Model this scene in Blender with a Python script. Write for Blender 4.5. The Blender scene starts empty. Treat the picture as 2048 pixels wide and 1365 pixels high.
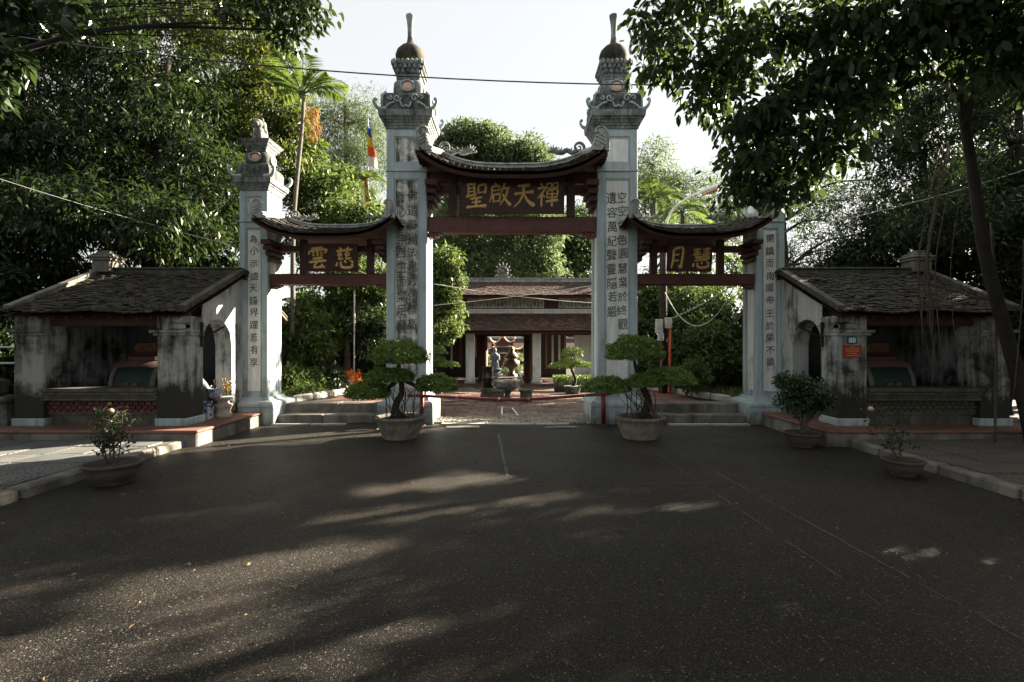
import bpy, math, random
import numpy as np
from mathutils import Vector, Matrix, noise as mnoise
R = math.radians
PI = math.pi
scene = bpy.context.scene
COL = scene.collection

# ---------------------------------------------------------------- camera, sky, sun, exposure
EYE = 1.6
cam_data = bpy.data.cameras.new('camera')
cam_data.lens = 18.0
cam_data.sensor_width = 36.0
cam_data.clip_start = 0.05
cam_data.clip_end = 2000
cam_data.shift_y = 0.0008
cam = bpy.data.objects.new('camera', cam_data)
cam.location = (0, 0, EYE)
cam.rotation_euler = (R(90), 0, 0)
COL.objects.link(cam)
scene.camera = cam

SUN_EL, SUN_ROT = R(24), R(60)          # sun low, ahead and to the right
world = bpy.data.worlds.new('World')
scene.world = world
world.use_nodes = True
wn = world.node_tree
bg = wn.nodes['Background']
sky = wn.nodes.new('ShaderNodeTexSky')
sky.sky_type = 'NISHITA'
sky.sun_disc = False
sky.sun_elevation = SUN_EL
sky.sun_rotation = SUN_ROT
sky.air_density = 1.0
sky.dust_density = 1.5
sky.ozone_density = 1.0
veil = wn.nodes.new('ShaderNodeMix')     # a thin even veil of high cloud over the blue
veil.data_type = 'RGBA'
veil.inputs[0].default_value = 0.93
veil.inputs[7].default_value = (0.84, 0.82, 0.765, 1)
wn.links.new(sky.outputs[0], veil.inputs[6])
wn.links.new(veil.outputs[2], bg.inputs[0])
bg.inputs[1].default_value = 0.15
sun_data = bpy.data.lights.new('sun', 'SUN')
sun_data.energy = 5.0
sun_data.angle = R(0.5)
sun_data.color = (1.0, 0.88, 0.70)
sun = bpy.data.objects.new('sun', sun_data)
sun_dir = Vector((math.sin(SUN_ROT) * math.cos(SUN_EL), math.cos(SUN_ROT) * math.cos(SUN_EL), math.sin(SUN_EL)))
sun.rotation_euler = sun_dir.to_track_quat('Z', 'Y').to_euler()
sun.location = (20, 12, 12)
COL.objects.link(sun)
scene.view_settings.view_transform = 'Standard'
scene.view_settings.look = 'None'
scene.view_settings.gamma = 1.0
scene.view_settings.use_curve_mapping = False
scene.view_settings.exposure = 2.8
scene.render.engine = 'CYCLES'
scene.cycles.max_bounces = 8
scene.cycles.transparent_max_bounces = 8

# ---------------------------------------------------------------- helpers
def at(px, py, Y):
    """a point at distance Y seen at (px, py) of the 2048 wide photograph"""
    return Vector(((px - 1024) / 1024 * Y, Y, EYE + (684 - py) / 1024 * Y))

def tag(o, label=None, cat=None, group=None, kind=None):
    if label: o['label'] = label
    if cat: o['category'] = cat
    if group: o['group'] = group
    if kind: o['kind'] = kind
    return o

def empty(name, loc, label=None, cat=None, group=None, kind=None):
    o = bpy.data.objects.new(name, None)
    o.location = loc
    o.empty_display_size = 0.2
    COL.objects.link(o)
    o.matrix_world = Matrix.Translation(Vector(loc))
    tag(o, label, cat, group, kind)
    return o

LOC = {}
def world_loc(o):
    p = Vector((0, 0, 0))
    while o is not None:
        p += o.location
        o = o.parent
    return p

def link_mesh(name, me, mat, parent=None, loc=None):
    """geometry is given in world coordinates; the object keeps the parent's frame"""
    if mat is not None and not me.materials:
        me.materials.append(mat)
    o = bpy.data.objects.new(name, me)
    COL.objects.link(o)
    if parent is not None:
        o.parent = parent
        o.location = -world_loc(parent)
    return o

class MB:
    def __init__(self):
        self.v, self.f = [], []
    def add(self, vs, fs):
        b = len(self.v)
        self.v.extend([tuple(p) for p in vs])
        self.f.extend([tuple(b + i for i in f) for f in fs])
    def box(self, c, s, ch=0.0, rot=None):
        hx, hy, hz = s[0] / 2, s[1] / 2, s[2] / 2
        c = Vector(c)
        T = (lambda p: c + rot @ Vector(p)) if rot is not None else (lambda p: c + Vector(p))
        if ch <= 0:
            vs = [T((sx * hx, sy * hy, sz * hz)) for sx in (-1, 1) for sy in (-1, 1) for sz in (-1, 1)]
            self.add(vs, [(0, 1, 3, 2), (4, 6, 7, 5), (0, 4, 5, 1), (2, 3, 7, 6), (0, 2, 6, 4), (1, 5, 7, 3)])
            return
        ch = min(ch, hx * .9, hy * .9, hz * .9)
        idx, vs = {}, []
        for sx in (-1, 1):
            for sy in (-1, 1):
                for sz in (-1, 1):
                    for k in range(3):
                        q = [sx * (hx - ch), sy * (hy - ch), sz * (hz - ch)]
                        q[k] = (sx * hx, sy * hy, sz * hz)[k]
                        idx[(sx, sy, sz, k)] = len(vs)
                        vs.append(T(q))
        fs = []
        for k in range(3):
            a, b = (k + 1) % 3, (k + 2) % 3
            for s_ in (-1, 1):
                loop = []
                for (p, q) in ((-1, -1), (1, -1), (1, 1), (-1, 1)):
                    t = [0, 0, 0]; t[k] = s_; t[a] = p; t[b] = q
                    loop.append(idx[(t[0], t[1], t[2], k)])
                fs.append(tuple(loop if s_ > 0 else loop[::-1]))
            for p in (-1, 1):
                for q in (-1, 1):
                    l = []
                    for s_, first, second in ((-1, a, b), (1, b, a)):
                        t = [0, 0, 0]; t[k] = s_; t[a] = p; t[b] = q
                        l += [idx[(t[0], t[1], t[2], first)], idx[(t[0], t[1], t[2], second)]]
                    fs.append(tuple(l if p * q < 0 else l[::-1]))
        for sx in (-1, 1):
            for sy in (-1, 1):
                for sz in (-1, 1):
                    t = tuple(idx[(sx, sy, sz, k)] for k in range(3))
                    fs.append(t if sx * sy * sz > 0 else t[::-1])
        self.add(vs, fs)
    def b(self, x0, x1, y0, y1, z0, z1, ch=0.0):
        self.box(((x0 + x1) / 2, (y0 + y1) / 2, (z0 + z1) / 2), (abs(x1 - x0), abs(y1 - y0), abs(z1 - z0)), ch)
    def frustum(self, c, z0, z1, h0, h1, d0=None, d1=None):
        d0 = h0 if d0 is None else d0; d1 = h1 if d1 is None else d1
        x, y = c
        vs = [(x - h0, y - d0, z0), (x + h0, y - d0, z0), (x + h0, y + d0, z0), (x - h0, y + d0, z0),
              (x - h1, y - d1, z1), (x + h1, y - d1, z1), (x + h1, y + d1, z1), (x - h1, y + d1, z1)]
        self.add(vs, [(3, 2, 1, 0), (4, 5, 6, 7), (0, 1, 5, 4), (1, 2, 6, 5), (2, 3, 7, 6), (3, 0, 4, 7)])
    def rings(self, rings, close=True, caps=True):
        n = len(rings[0])
        b = len(self.v)
        for r in rings:
            self.v.extend([tuple(p) for p in r])
        for i in range(len(rings) - 1):
            for j in range(n if close else n - 1):
                k = (j + 1) % n
                self.f.append((b + i * n + j, b + i * n + k, b + (i + 1) * n + k, b + (i + 1) * n + j))
        if caps and close:
            self.f.append(tuple(b + j for j in range(n))[::-1])
            self.f.append(tuple(b + (len(rings) - 1) * n + j for j in range(n)))
    def lathe(self, c, prof, n=20, sq=1.0, squash=1.0):
        """prof: (radius, z); sq > 1 makes the section squarish"""
        rs = []
        for r, z in prof:
            ring = []
            for i in range(n):
                a = 2 * PI * i / n
                ca, sa = math.cos(a), math.sin(a)
                if sq != 1.0:
                    k = (abs(ca) ** sq + abs(sa) ** sq) ** (-1 / sq)
                    ca, sa = ca * k, sa * k
                ring.append((c[0] + r * ca, c[1] + r * sa * squash, c[2] + z))
            rs.append(ring)
        self.rings(rs)
    def tube(self, pts, rad, n=6, flat=1.0):
        pts = [Vector(p) for p in pts]
        m = len(pts)
        rad = rad if isinstance(rad, (list, tuple)) else [rad] * m
        rs = []
        up = Vector((0.13, 0.21, 1)).normalized()
        t0 = (pts[1] - pts[0]).normalized()
        nrm = t0.cross(up)
        if nrm.length < 1e-3: nrm = t0.cross(Vector((1, 0, 0)))
        nrm.normalize()
        for i in range(m):
            t = (pts[min(i + 1, m - 1)] - pts[max(i - 1, 0)])
            if t.length < 1e-9: t = t0
            t.normalize()
            nrm = (nrm - t * nrm.dot(t))
            nrm = nrm.normalized() if nrm.length > 1e-6 else t.orthogonal().normalized()
            bn = t.cross(nrm)
            rs.append([pts[i] + (nrm * math.cos(2 * PI * j / n) + bn * math.sin(2 * PI * j / n) * flat) * rad[i] for j in range(n)])
        self.rings(rs)
    def ell(self, c, r, nu=12, nv=8, rot=None):
        c = Vector(c)
        rs = []
        for i in range(1, nv):
            th = PI * i / nv
            ring = []
            for j in range(nu):
                a = 2 * PI * j / nu
                p = Vector((r[0] * math.sin(th) * math.cos(a), r[1] * math.sin(th) * math.sin(a), -r[2] * math.cos(th)))
                ring.append(c + (rot @ p if rot is not None else p))
            rs.append(ring)
        self.rings(rs)
    def build(self, name, mat, parent=None, smooth=False):
        me = bpy.data.meshes.new(name)
        me.from_pydata(self.v, [], self.f)
        if smooth:
            me.polygons.foreach_set('use_smooth', [True] * len(me.polygons))
        me.update()
        return link_mesh(name, me, mat, parent)

def spline(pts, n):
    """Catmull-Rom through points of any dimension"""
    P = [np.array(p, float) for p in pts]
    P = [2 * P[0] - P[1]] + P + [2 * P[-1] - P[-2]]
    out = []
    for i in range(1, len(P) - 2):
        for k in range(n):
            t = k / n
            a, b, c, d = P[i - 1], P[i], P[i + 1], P[i + 2]
            out.append(0.5 * ((2 * b) + (-a + c) * t + (2 * a - 5 * b + 4 * c - d) * t * t + (-a + 3 * b - 3 * c + d) * t ** 3))
    out.append(P[-2])
    return out

def np_mesh(name, V, F):
    """V (n,3), F (m,k): one mesh of k-gons, quickly"""
    me = bpy.data.meshes.new(name)
    V = np.ascontiguousarray(V, dtype=np.float32); F = np.ascontiguousarray(F, dtype=np.int32)
    me.vertices.add(len(V)); me.vertices.foreach_set('co', V.ravel())
    me.loops.add(F.size); me.loops.foreach_set('vertex_index', F.ravel())
    me.polygons.add(len(F))
    me.polygons.foreach_set('loop_start', np.arange(0, F.size, F.shape[1], dtype=np.int32))
    me.update(calc_edges=True)
    return me

# ---------------------------------------------------------------- materials
def srgb(r, g, b):
    f = lambda c: (c / 255 / 12.92) if c <= 10 else ((c / 255 + 0.055) / 1.055) ** 2.4
    return (f(r), f(g), f(b), 1)

class NT:
    def __init__(self, name):
        self.m = bpy.data.materials.new(name)
        self.m.use_nodes = True
        self.t = self.m.node_tree
        self.p = self.t.nodes['Principled BSDF']
        self.out = self.t.nodes['Material Output']
    def n(self, typ, **kw):
        nd = self.t.nodes.new(typ)
        for k, v in kw.items():
            if k.startswith('i_'):
                key = k[2:]
                nd.inputs[int(key) if key.isdigit() else key.replace('_', ' ')].default_value = v
            else:
                setattr(nd, k, v)
        return nd
    def l(self, a, b):
        self.t.links.new(a, b)
    def coord(self, scale=(1, 1, 1), which='Object'):
        tc = self.n('ShaderNodeTexCoord')
        mp = self.n('ShaderNodeMapping')
        mp.inputs['Scale'].default_value = scale
        self.l(tc.outputs[which], mp.inputs[0])
        return mp.outputs[0]
    def noise(self, vec, scale, detail=6, rough=0.6, dist=0.0):
        nd = self.n('ShaderNodeTexNoise')
        nd.inputs['Scale'].default_value = scale
        nd.inputs['Detail'].default_value = detail
        nd.inputs['Roughness'].default_value = rough
        nd.inputs['Distortion'].default_value = dist
        self.l(vec, nd.inputs['Vector'])
        return nd.outputs['Fac']
    def ramp(self, fac, *stops):
        nd = self.n('ShaderNodeValToRGB')
        els = nd.color_ramp.elements
        while len(els) < len(stops): els.new(0.5)
        for e, (p, c) in zip(els, stops):
            e.position = p
            e.color = c if isinstance(c, (tuple, list)) else (c, c, c, 1)
        self.l(fac, nd.inputs[0])
        return nd.outputs[0]
    def mix(self, fac, a, b, mode='MIX'):
        nd = self.n('ShaderNodeMix', data_type='RGBA', blend_type=mode)
        for sock, v in ((nd.inputs[0], fac), (nd.inputs[6], a), (nd.inputs[7], b)):
            if hasattr(v, 'links'): self.l(v, sock)
            else: sock.default_value = v
        return nd.outputs[2]
    def math(self, op, a, b=0.5):
        nd = self.n('ShaderNodeMath', operation=op)
        for sock, v in ((nd.inputs[0], a), (nd.inputs[1], b)):
            if hasattr(v, 'links'): self.l(v, sock)
            else: sock.default_value = v
        return nd.outputs[0]
    def bump(self, h, strength=0.4, dist=0.01):
        nd = self.n('ShaderNodeBump')
        nd.inputs['Strength'].default_value = strength
        nd.inputs['Distance'].default_value = dist
        self.l(h, nd.inputs['Height'])
        self.l(nd.outputs[0], self.p.inputs['Normal'])
    def done(self, color, rough=0.8, spec=None):
        if hasattr(color, 'links'): self.l(color, self.p.inputs['Base Color'])
        else: self.p.inputs['Base Color'].default_value = color
        if hasattr(rough, 'links'): self.l(rough, self.p.inputs['Roughness'])
        else: self.p.inputs['Roughness'].default_value = rough
        if spec is not None: self.p.inputs['Specular IOR Level'].default_value = spec
        return self.m

def plaster(name, base, stain, lo=0.5, hi=0.7, streak=5.0, scale=1.6, moss=None, bump=0.3, low_dirt=None, rough=0.85):
    """old limewash: blotches of mould, vertical run marks, dirt rising from a height (low_dirt = z, span)"""
    t = NT(name)
    c = t.coord((1, 1, 1), 'Object')
    cs = t.coord((streak, streak, streak * 0.12), 'Object')
    big = t.noise(c, scale, 8, 0.68, 0.4)
    run = t.noise(cs, scale * 0.9, 6, 0.6, 0.2)
    fine = t.noise(c, 28, 4, 0.7)
    mixed = t.math('ADD', t.math('MULTIPLY', big, 0.55), t.math('ADD', t.math('MULTIPLY', run, 0.35), t.math('MULTIPLY', fine, 0.10)))
    soft = t.ramp(t.math('ADD', t.math('MULTIPLY', run, .7), t.math('MULTIPLY', big, .3)), (0.42, 0.0), (0.66, 0.75))
    if low_dirt:
        sep = t.n('ShaderNodeSeparateXYZ')
        t.l(c, sep.inputs[0])
        mr = t.n('ShaderNodeMapRange')
        mr.inputs['From Min'].default_value = low_dirt[0]
        mr.inputs['From Max'].default_value = low_dirt[0] + low_dirt[1]
        mr.inputs['To Min'].default_value = low_dirt[2]
        mr.inputs['To Max'].default_value = 0.0
        t.l(sep.outputs[2], mr.inputs[0])
        mixed = t.math('ADD', mixed, mr.outputs[0])
    mask = t.ramp(mixed, (lo, 0.0), (hi, 1.0))
    var = t.mix(t.ramp(t.noise(c, 5, 5, 0.6), (0.35, 0.0), (0.7, 1.0)), base, tuple(x * 0.86 for x in base[:3]) + (1,))
    var = t.mix(soft, var, (base[0] * .56, base[1] * .57, base[2] * .54, 1))
    col = t.mix(mask, var, stain)
    if moss:
        col = t.mix(t.ramp(t.noise(c, 3.1, 6, 0.65), (0.55, 0.0), (0.68, 0.85)), col, moss)
    t.bump(t.math('ADD', fine, t.math('MULTIPLY', big, 1.5)), bump, 0.01)
    return t.done(col, rough)

def simple(name, color, rough=0.7, var=0.25, scale=9, bump=0.15, metal=0.0, spec=None, rnd=0.0):
    t = NT(name)
    c = t.coord()
    nz = t.noise(c, scale, 5, 0.65)
    d = tuple(x * (1 - var) for x in color[:3]) + (1,)
    h = tuple(min(1, x * (1 + var)) for x in color[:3]) + (1,)
    col = t.ramp(nz, (0.3, d), (0.72, h))
    if rnd:
        oi = t.n('ShaderNodeObjectInfo')
        col = t.mix(1.0, col, t.ramp(oi.outputs['Random'], (0.0, 1 - rnd), (1.0, 1 + rnd * 0.6)), 'MULTIPLY')
    t.bump(nz, bump, 0.01)
    t.p.inputs['Metallic'].default_value = metal
    return t.done(col, rough, spec)

def leaf_mat(name, dark, light, trans=0.35, rough=0.45, yellow=None, clump=0.9):
    """leaves: colour varies leaf by leaf and bough by bough, and light comes through the blade"""
    t = NT(name)
    geo = t.n('ShaderNodeNewGeometry')
    c = t.coord()
    col = t.mix(geo.outputs['Random Per Island'], dark, light)
    nz = t.ramp(t.noise(c, clump, 3, 0.5), (0.35, 0.0), (0.65, 1.0))
    col = t.mix(nz, col, t.mix(0.55, col, light))
    if yellow:
        f = t.ramp(geo.outputs['Random Per Island'], (0.93, 0.0), (0.97, 1.0))
        col = t.mix(f, col, yellow)
    t.done(col, rough, 0.45)
    tr = t.n('ShaderNodeBsdfTranslucent')
    hs = t.n('ShaderNodeHueSaturation')
    hs.inputs['Hue'].default_value = 0.485
    hs.inputs['Saturation'].default_value = 1.1
    hs.inputs['Value'].default_value = 1.5
    t.l(col, hs.inputs['Color'])
    t.l(hs.outputs[0], tr.inputs['Color'])
    mx = t.n('ShaderNodeMixShader')
    mx.inputs[0].default_value = trans
    t.l(t.p.outputs[0], mx.inputs[1]); t.l(tr.outputs[0], mx.inputs[2])
    t.l(mx.outputs[0], t.out.inputs['Surface'])
    return t.m

M = {}
BLK = (0.022, 0.022, 0.020, 1)
M['panel'] = plaster('painted_plaster', (0.80, 0.82, 0.82, 1), (0.12, 0.125, 0.12, 1), 0.58, 0.80, low_dirt=(0.5, 0.7, 0.10))
M['panel_worn'] = plaster('worn_plaster', (0.68, 0.68, 0.65, 1), (0.07, 0.07, 0.065, 1), 0.44, 0.56, scale=4.5, streak=3)
M['panel_mid'] = plaster('flaking_plaster', (0.78, 0.79, 0.77, 1), (0.07, 0.07, 0.065, 1), 0.54, 0.68, scale=2.2)
M['frame'] = plaster('blue_grey_limewash', (0.44, 0.53, 0.56, 1), (0.06, 0.07, 0.07, 1), 0.56, 0.78, low_dirt=(0.48, 0.8, 0.12))
M['plinth'] = plaster('plinth_plaster', (0.40, 0.48, 0.50, 1), (0.04, 0.045, 0.035, 1), 0.52, 0.72, low_dirt=(0.0, 0.35, 0.16))
M['stone'] = plaster('weathered_cornice', (0.30, 0.33, 0.33, 1), (0.030, 0.032, 0.028, 1), 0.42, 0.62, streak=9, scale=2.4)
M['dark_stone'] = plaster('mouldy_stone', (0.16, 0.17, 0.15, 1), (0.018, 0.019, 0.015, 1), 0.38, 0.58, scale=4)
M['orb'] = plaster('mossy_orb', (0.075, 0.066, 0.036, 1), (0.012, 0.011, 0.008, 1), 0.40, 0.54, scale=3)
M['dragon'] = plaster('grey_carving', (0.24, 0.25, 0.24, 1), (0.04, 0.042, 0.04, 1), 0.44, 0.64, scale=7, bump=0.7)
M['carving'] = plaster('lime_carving', (0.42, 0.44, 0.43, 1), (0.06, 0.065, 0.06, 1), 0.48, 0.68, scale=5, bump=0.6)
M['scroll'] = plaster('scroll_relief', (0.36, 0.44, 0.45, 1), (0.09, 0.10, 0.10, 1), 0.52, 0.72, scale=4)
M['peach'] = simple('light_peach', (0.72, 0.42, 0.28, 1), 0.6, 0.2, 12)  # light peach; on the pillar ovals it stands in for a sunlit hollow
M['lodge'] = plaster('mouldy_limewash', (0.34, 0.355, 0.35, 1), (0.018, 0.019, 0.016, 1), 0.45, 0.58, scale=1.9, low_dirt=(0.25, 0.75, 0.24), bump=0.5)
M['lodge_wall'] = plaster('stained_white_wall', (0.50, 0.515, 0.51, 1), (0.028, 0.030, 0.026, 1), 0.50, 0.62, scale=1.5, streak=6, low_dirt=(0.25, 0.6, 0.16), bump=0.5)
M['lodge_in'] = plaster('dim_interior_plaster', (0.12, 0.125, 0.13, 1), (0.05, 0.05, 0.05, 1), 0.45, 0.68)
M['ledge'] = plaster('mossy_ledge', (0.115, 0.104, 0.085, 1), (0.03, 0.032, 0.022, 1), 0.42, 0.62, scale=4, moss=(0.06, 0.075, 0.03, 1))
M['redwood'] = simple('red_lacquered_wood', (0.085, 0.022, 0.016, 1), 0.55, 0.35, 6, 0.25)
M['redwood_dark'] = simple('old_red_wood', (0.055, 0.018, 0.013, 1), 0.65, 0.4, 6, 0.25)
M['board'] = simple('sign_lacquer', (0.040, 0.010, 0.008, 1), 0.5, 0.3, 8, 0.1)
M['gold'] = simple('gilded_letters', (0.74, 0.50, 0.18, 1), 0.45, 0.25, 14, 0.1)
M['ink'] = simple('faded_ink', (0.085, 0.09, 0.094, 1), 0.9, 0.6, 20, 0.0)
M['red_paint'] = simple('red_pipe_paint', (0.15, 0.017, 0.019, 1), 0.45, 0.35, 16, 0.1)
M['pot'] = plaster('earthenware_pot', (0.22, 0.19, 0.16, 1), (0.06, 0.055, 0.045, 1), 0.45, 0.7, scale=5)
M['pot_brown'] = plaster('brown_pot', (0.085, 0.062, 0.050, 1), (0.05, 0.04, 0.035, 1), 0.45, 0.7, scale=5)
M['soil'] = simple('dark_soil', (0.035, 0.028, 0.02, 1), 0.95, 0.5, 30, 0.8)
M['bark'] = simple('bark', (0.075, 0.058, 0.042, 1), 0.95, 0.5, 14, 0.8)
M['bark_dark'] = simple('dark_bark', (0.026, 0.021, 0.017, 1), 0.95, 0.6, 9, 1.0)
M['bark_pale'] = simple('pale_ringed_bark', (0.10, 0.092, 0.078, 1), 0.9, 0.35, 10, 0.5)
M['leaf_left'] = leaf_mat('mango_leaves', (0.006, 0.016, 0.005, 1), (0.036, 0.060, 0.016, 1), 0.34, 0.32)
M['leaf_yellow'] = leaf_mat('yellow_green_leaves', (0.020, 0.040, 0.009, 1), (0.105, 0.14, 0.032, 1), 0.5, 0.42, (0.16, 0.15, 0.03, 1))  # yellow-green leaves of the tall tree, some blades yellower
M['leaf_far'] = leaf_mat('hazed_far_leaves', (0.042, 0.070, 0.032, 1), (0.115, 0.155, 0.072, 1), 0.48, 0.6)  # lightened leaf colour stands in for haze over the far trees
M['leaf_mid'] = leaf_mat('garden_leaves', (0.022, 0.046, 0.013, 1), (0.11, 0.16, 0.048, 1), 0.48, 0.4, (0.17, 0.17, 0.05, 1))
M['leaf_dark'] = leaf_mat('dark_leaves', (0.009, 0.021, 0.008, 1), (0.038, 0.062, 0.022, 1), 0.35, 0.42)
M['leaf_hedge'] = leaf_mat('hedge_leaves', (0.016, 0.036, 0.011, 1), (0.075, 0.115, 0.036, 1), 0.42, 0.4)
M['leaf_near'] = leaf_mat('fig_leaves', (0.013, 0.026, 0.009, 1), (0.050, 0.078, 0.024, 1), 0.40, 0.5)
M['leaf_bonsai'] = leaf_mat('clipped_leaves', (0.034, 0.080, 0.016, 1), (0.165, 0.25, 0.055, 1), 0.25, 0.38, clump=6)
M['frond'] = leaf_mat('palm_fronds', (0.04, 0.08, 0.02, 1), (0.12, 0.17, 0.05, 1), 0.45, 0.35)
M['grass'] = leaf_mat('border_grass', (0.05, 0.08, 0.025, 1), (0.15, 0.17, 0.06, 1), 0.35, 0.5)
M['dry'] = leaf_mat('dry_frond', (0.16, 0.075, 0.02, 1), (0.27, 0.14, 0.04, 1), 0.35, 0.6)
M['metal'] = simple('dark_iron', (0.035, 0.033, 0.032, 1), 0.5, 0.3, 12, 0.2, 0.6)
M['cable'] = simple('black_cable', (0.03, 0.025, 0.035, 1), 0.6, 0.2, 12, 0)
M['cable_white'] = simple('white_cable', (0.55, 0.55, 0.52, 1), 0.6, 0.2, 12, 0)
M['white'] = simple('white_paint', (0.72, 0.72, 0.70, 1), 0.6, 0.15, 10, 0.1)
M['concrete'] = plaster('concrete', (0.22, 0.205, 0.18, 1), (0.045, 0.043, 0.034, 1), 0.42, 0.64, streak=1.5, scale=2.6)
M['pale_concrete'] = plaster('pale_concrete', (0.48, 0.47, 0.44, 1), (0.14, 0.13, 0.11, 1), 0.5, 0.72, streak=1.5, scale=4)

def tile_mat(name, dark, mid, light, moss, lichen=0.66):
    t = NT(name)
    oi = t.n('ShaderNodeObjectInfo'); geo = t.n('ShaderNodeNewGeometry')
    tc = t.n('ShaderNodeTexCoord')
    pos = geo.outputs['Position']
    r = t.math('FRACT', t.math('ADD', oi.outputs['Random'], geo.outputs['Random Per Island']), 0)
    col = t.ramp(r, (0.0, dark), (0.6, mid), (1.0, light))
    col = t.mix(t.ramp(t.noise(pos, 2.2, 6, 0.65), (0.47, 0.0), (0.60, 0.9)), col, moss)
    col = t.mix(t.ramp(t.noise(pos, 17, 4, 0.6), (lichen, 0.0), (lichen + 0.06, 0.8)), col, (0.32, 0.33, 0.30, 1))
    t.bump(t.noise(pos, 60, 3, 0.6), 0.4, 0.005)
    return t.done(col, 0.85)
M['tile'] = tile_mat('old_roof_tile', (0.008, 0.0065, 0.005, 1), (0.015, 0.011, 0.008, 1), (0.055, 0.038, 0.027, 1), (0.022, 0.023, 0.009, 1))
M['tile_red'] = tile_mat('red_roof_tile', (0.040, 0.021, 0.016, 1), (0.080, 0.042, 0.031, 1), (0.15, 0.085, 0.065, 1), (0.045, 0.033, 0.025, 1), 0.64)

def brick_mat(name, a, b, c3, wet=0.5):
    t = NT(name)
    oi = t.n('ShaderNodeObjectInfo'); geo = t.n('ShaderNodeNewGeometry')
    pos = geo.outputs['Position']
    r = t.math('FRACT', t.math('ADD', oi.outputs['Random'], geo.outputs['Random Per Island']), 0)
    col = t.ramp(r, (0.0, a), (0.5, b), (1.0, c3))
    col = t.mix(t.ramp(t.noise(pos, 3.5, 6, 0.7), (0.46, 0.0), (0.70, 0.75)), col, (0.055, 0.045, 0.04, 1))
    rough = t.ramp(t.noise(pos, 0.9, 4, 0.6), (0.44, 0.75), (0.58, 0.75 - wet))
    t.bump(t.noise(pos, 40, 4, 0.6), 0.35, 0.006)
    return t.done(col, rough)
M['brick'] = brick_mat('court_brick', (0.10, 0.062, 0.05, 1), (0.15, 0.088, 0.07, 1), (0.20, 0.135, 0.11, 1))
M['cobble'] = brick_mat('cobble', (0.17, 0.15, 0.12, 1), (0.24, 0.21, 0.17, 1), (0.30, 0.27, 0.22, 1), 0.2)
M['red_tile_floor'] = brick_mat('red_floor_tile', (0.13, 0.055, 0.04, 1), (0.17, 0.075, 0.055, 1), (0.21, 0.10, 0.075, 1), 0.2)

def asphalt():
    t = NT('asphalt')
    pos = t.n('ShaderNodeNewGeometry').outputs['Position']
    col = t.ramp(t.noise(pos, 0.55, 6, 0.62, 0.5), (0.32, (0.014, 0.013, 0.0118, 1)), (0.66, (0.040, 0.0325, 0.0245, 1)))
    col = t.mix(t.ramp(t.noise(pos, 55, 3, 0.7), (0.36, 0.0), (0.64, 1.0)), col, t.mix(1.0, col, (0.42, 0.42, 0.42, 1), 'MULTIPLY'))
    # old patches and hairline cracks
    col = t.mix(t.ramp(t.noise(pos, 0.23, 3, 0.5, 1.0), (0.56, 0.0), (0.60, 0.5)), col, t.mix(1.0, col, (0.62, 0.60, 0.58, 1), 'MULTIPLY'))
    wv = t.n('ShaderNodeMix', data_type='VECTOR'); wv.inputs[0].default_value = 0.12
    nc = t.n('ShaderNodeTexNoise'); nc.inputs['Scale'].default_value = 2.2; nc.inputs['Detail'].default_value = 5
    t.l(pos, nc.inputs['Vector']); t.l(pos, wv.inputs[4]); t.l(nc.outputs['Color'], wv.inputs[5])
    vc = t.n('ShaderNodeTexVoronoi', feature='DISTANCE_TO_EDGE'); vc.inputs['Scale'].default_value = 0.55
    t.l(wv.outputs[1], vc.inputs['Vector'])
    crack = t.math('MULTIPLY', t.math('LESS_THAN', vc.outputs['Distance'], 0.0035), t.ramp(t.noise(pos, 0.5, 3, 0.6), (0.50, 0.0), (0.54, 1.0)))
    col = t.mix(crack, col, (0.008, 0.008, 0.008, 1))
    heights = []
    for sc, thr, val in ((125, 0.80, (0.17, 0.155, 0.13, 1)), (210, 0.74, (0.115, 0.105, 0.09, 1)), (78, 0.955, (0.27, 0.245, 0.205, 1))):
        v = t.n('ShaderNodeTexVoronoi')
        v.inputs['Scale'].default_value = sc
        t.l(pos, v.inputs['Vector'])
        sep = t.n('ShaderNodeSeparateColor')
        t.l(v.outputs['Color'], sep.inputs[0])
        pick = t.math('GREATER_THAN', sep.outputs[0], thr)
        core = t.math('LESS_THAN', v.outputs['Distance'], 0.42)
        k = t.math('MULTIPLY', pick, core)
        col = t.mix(k, col, t.mix(sep.outputs[1], tuple(x * 0.45 for x in val[:3]) + (1,), val))
        heights.append(t.math('MULTIPLY', t.math('SUBTRACT', 0.5, v.outputs['Distance']), 0.6))
    h = t.math('ADD', t.math('ADD', heights[0], heights[1]), t.math('MULTIPLY', t.noise(pos, 150, 2, 0.7), 0.8))
    t.bump(h, 0.9, 0.006)
    rough = t.ramp(t.noise(pos, 0.8, 4, 0.6), (0.35, 0.48), (0.65, 0.60))
    return t.done(col, rough, 0.22)
M['asphalt'] = asphalt()

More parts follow.
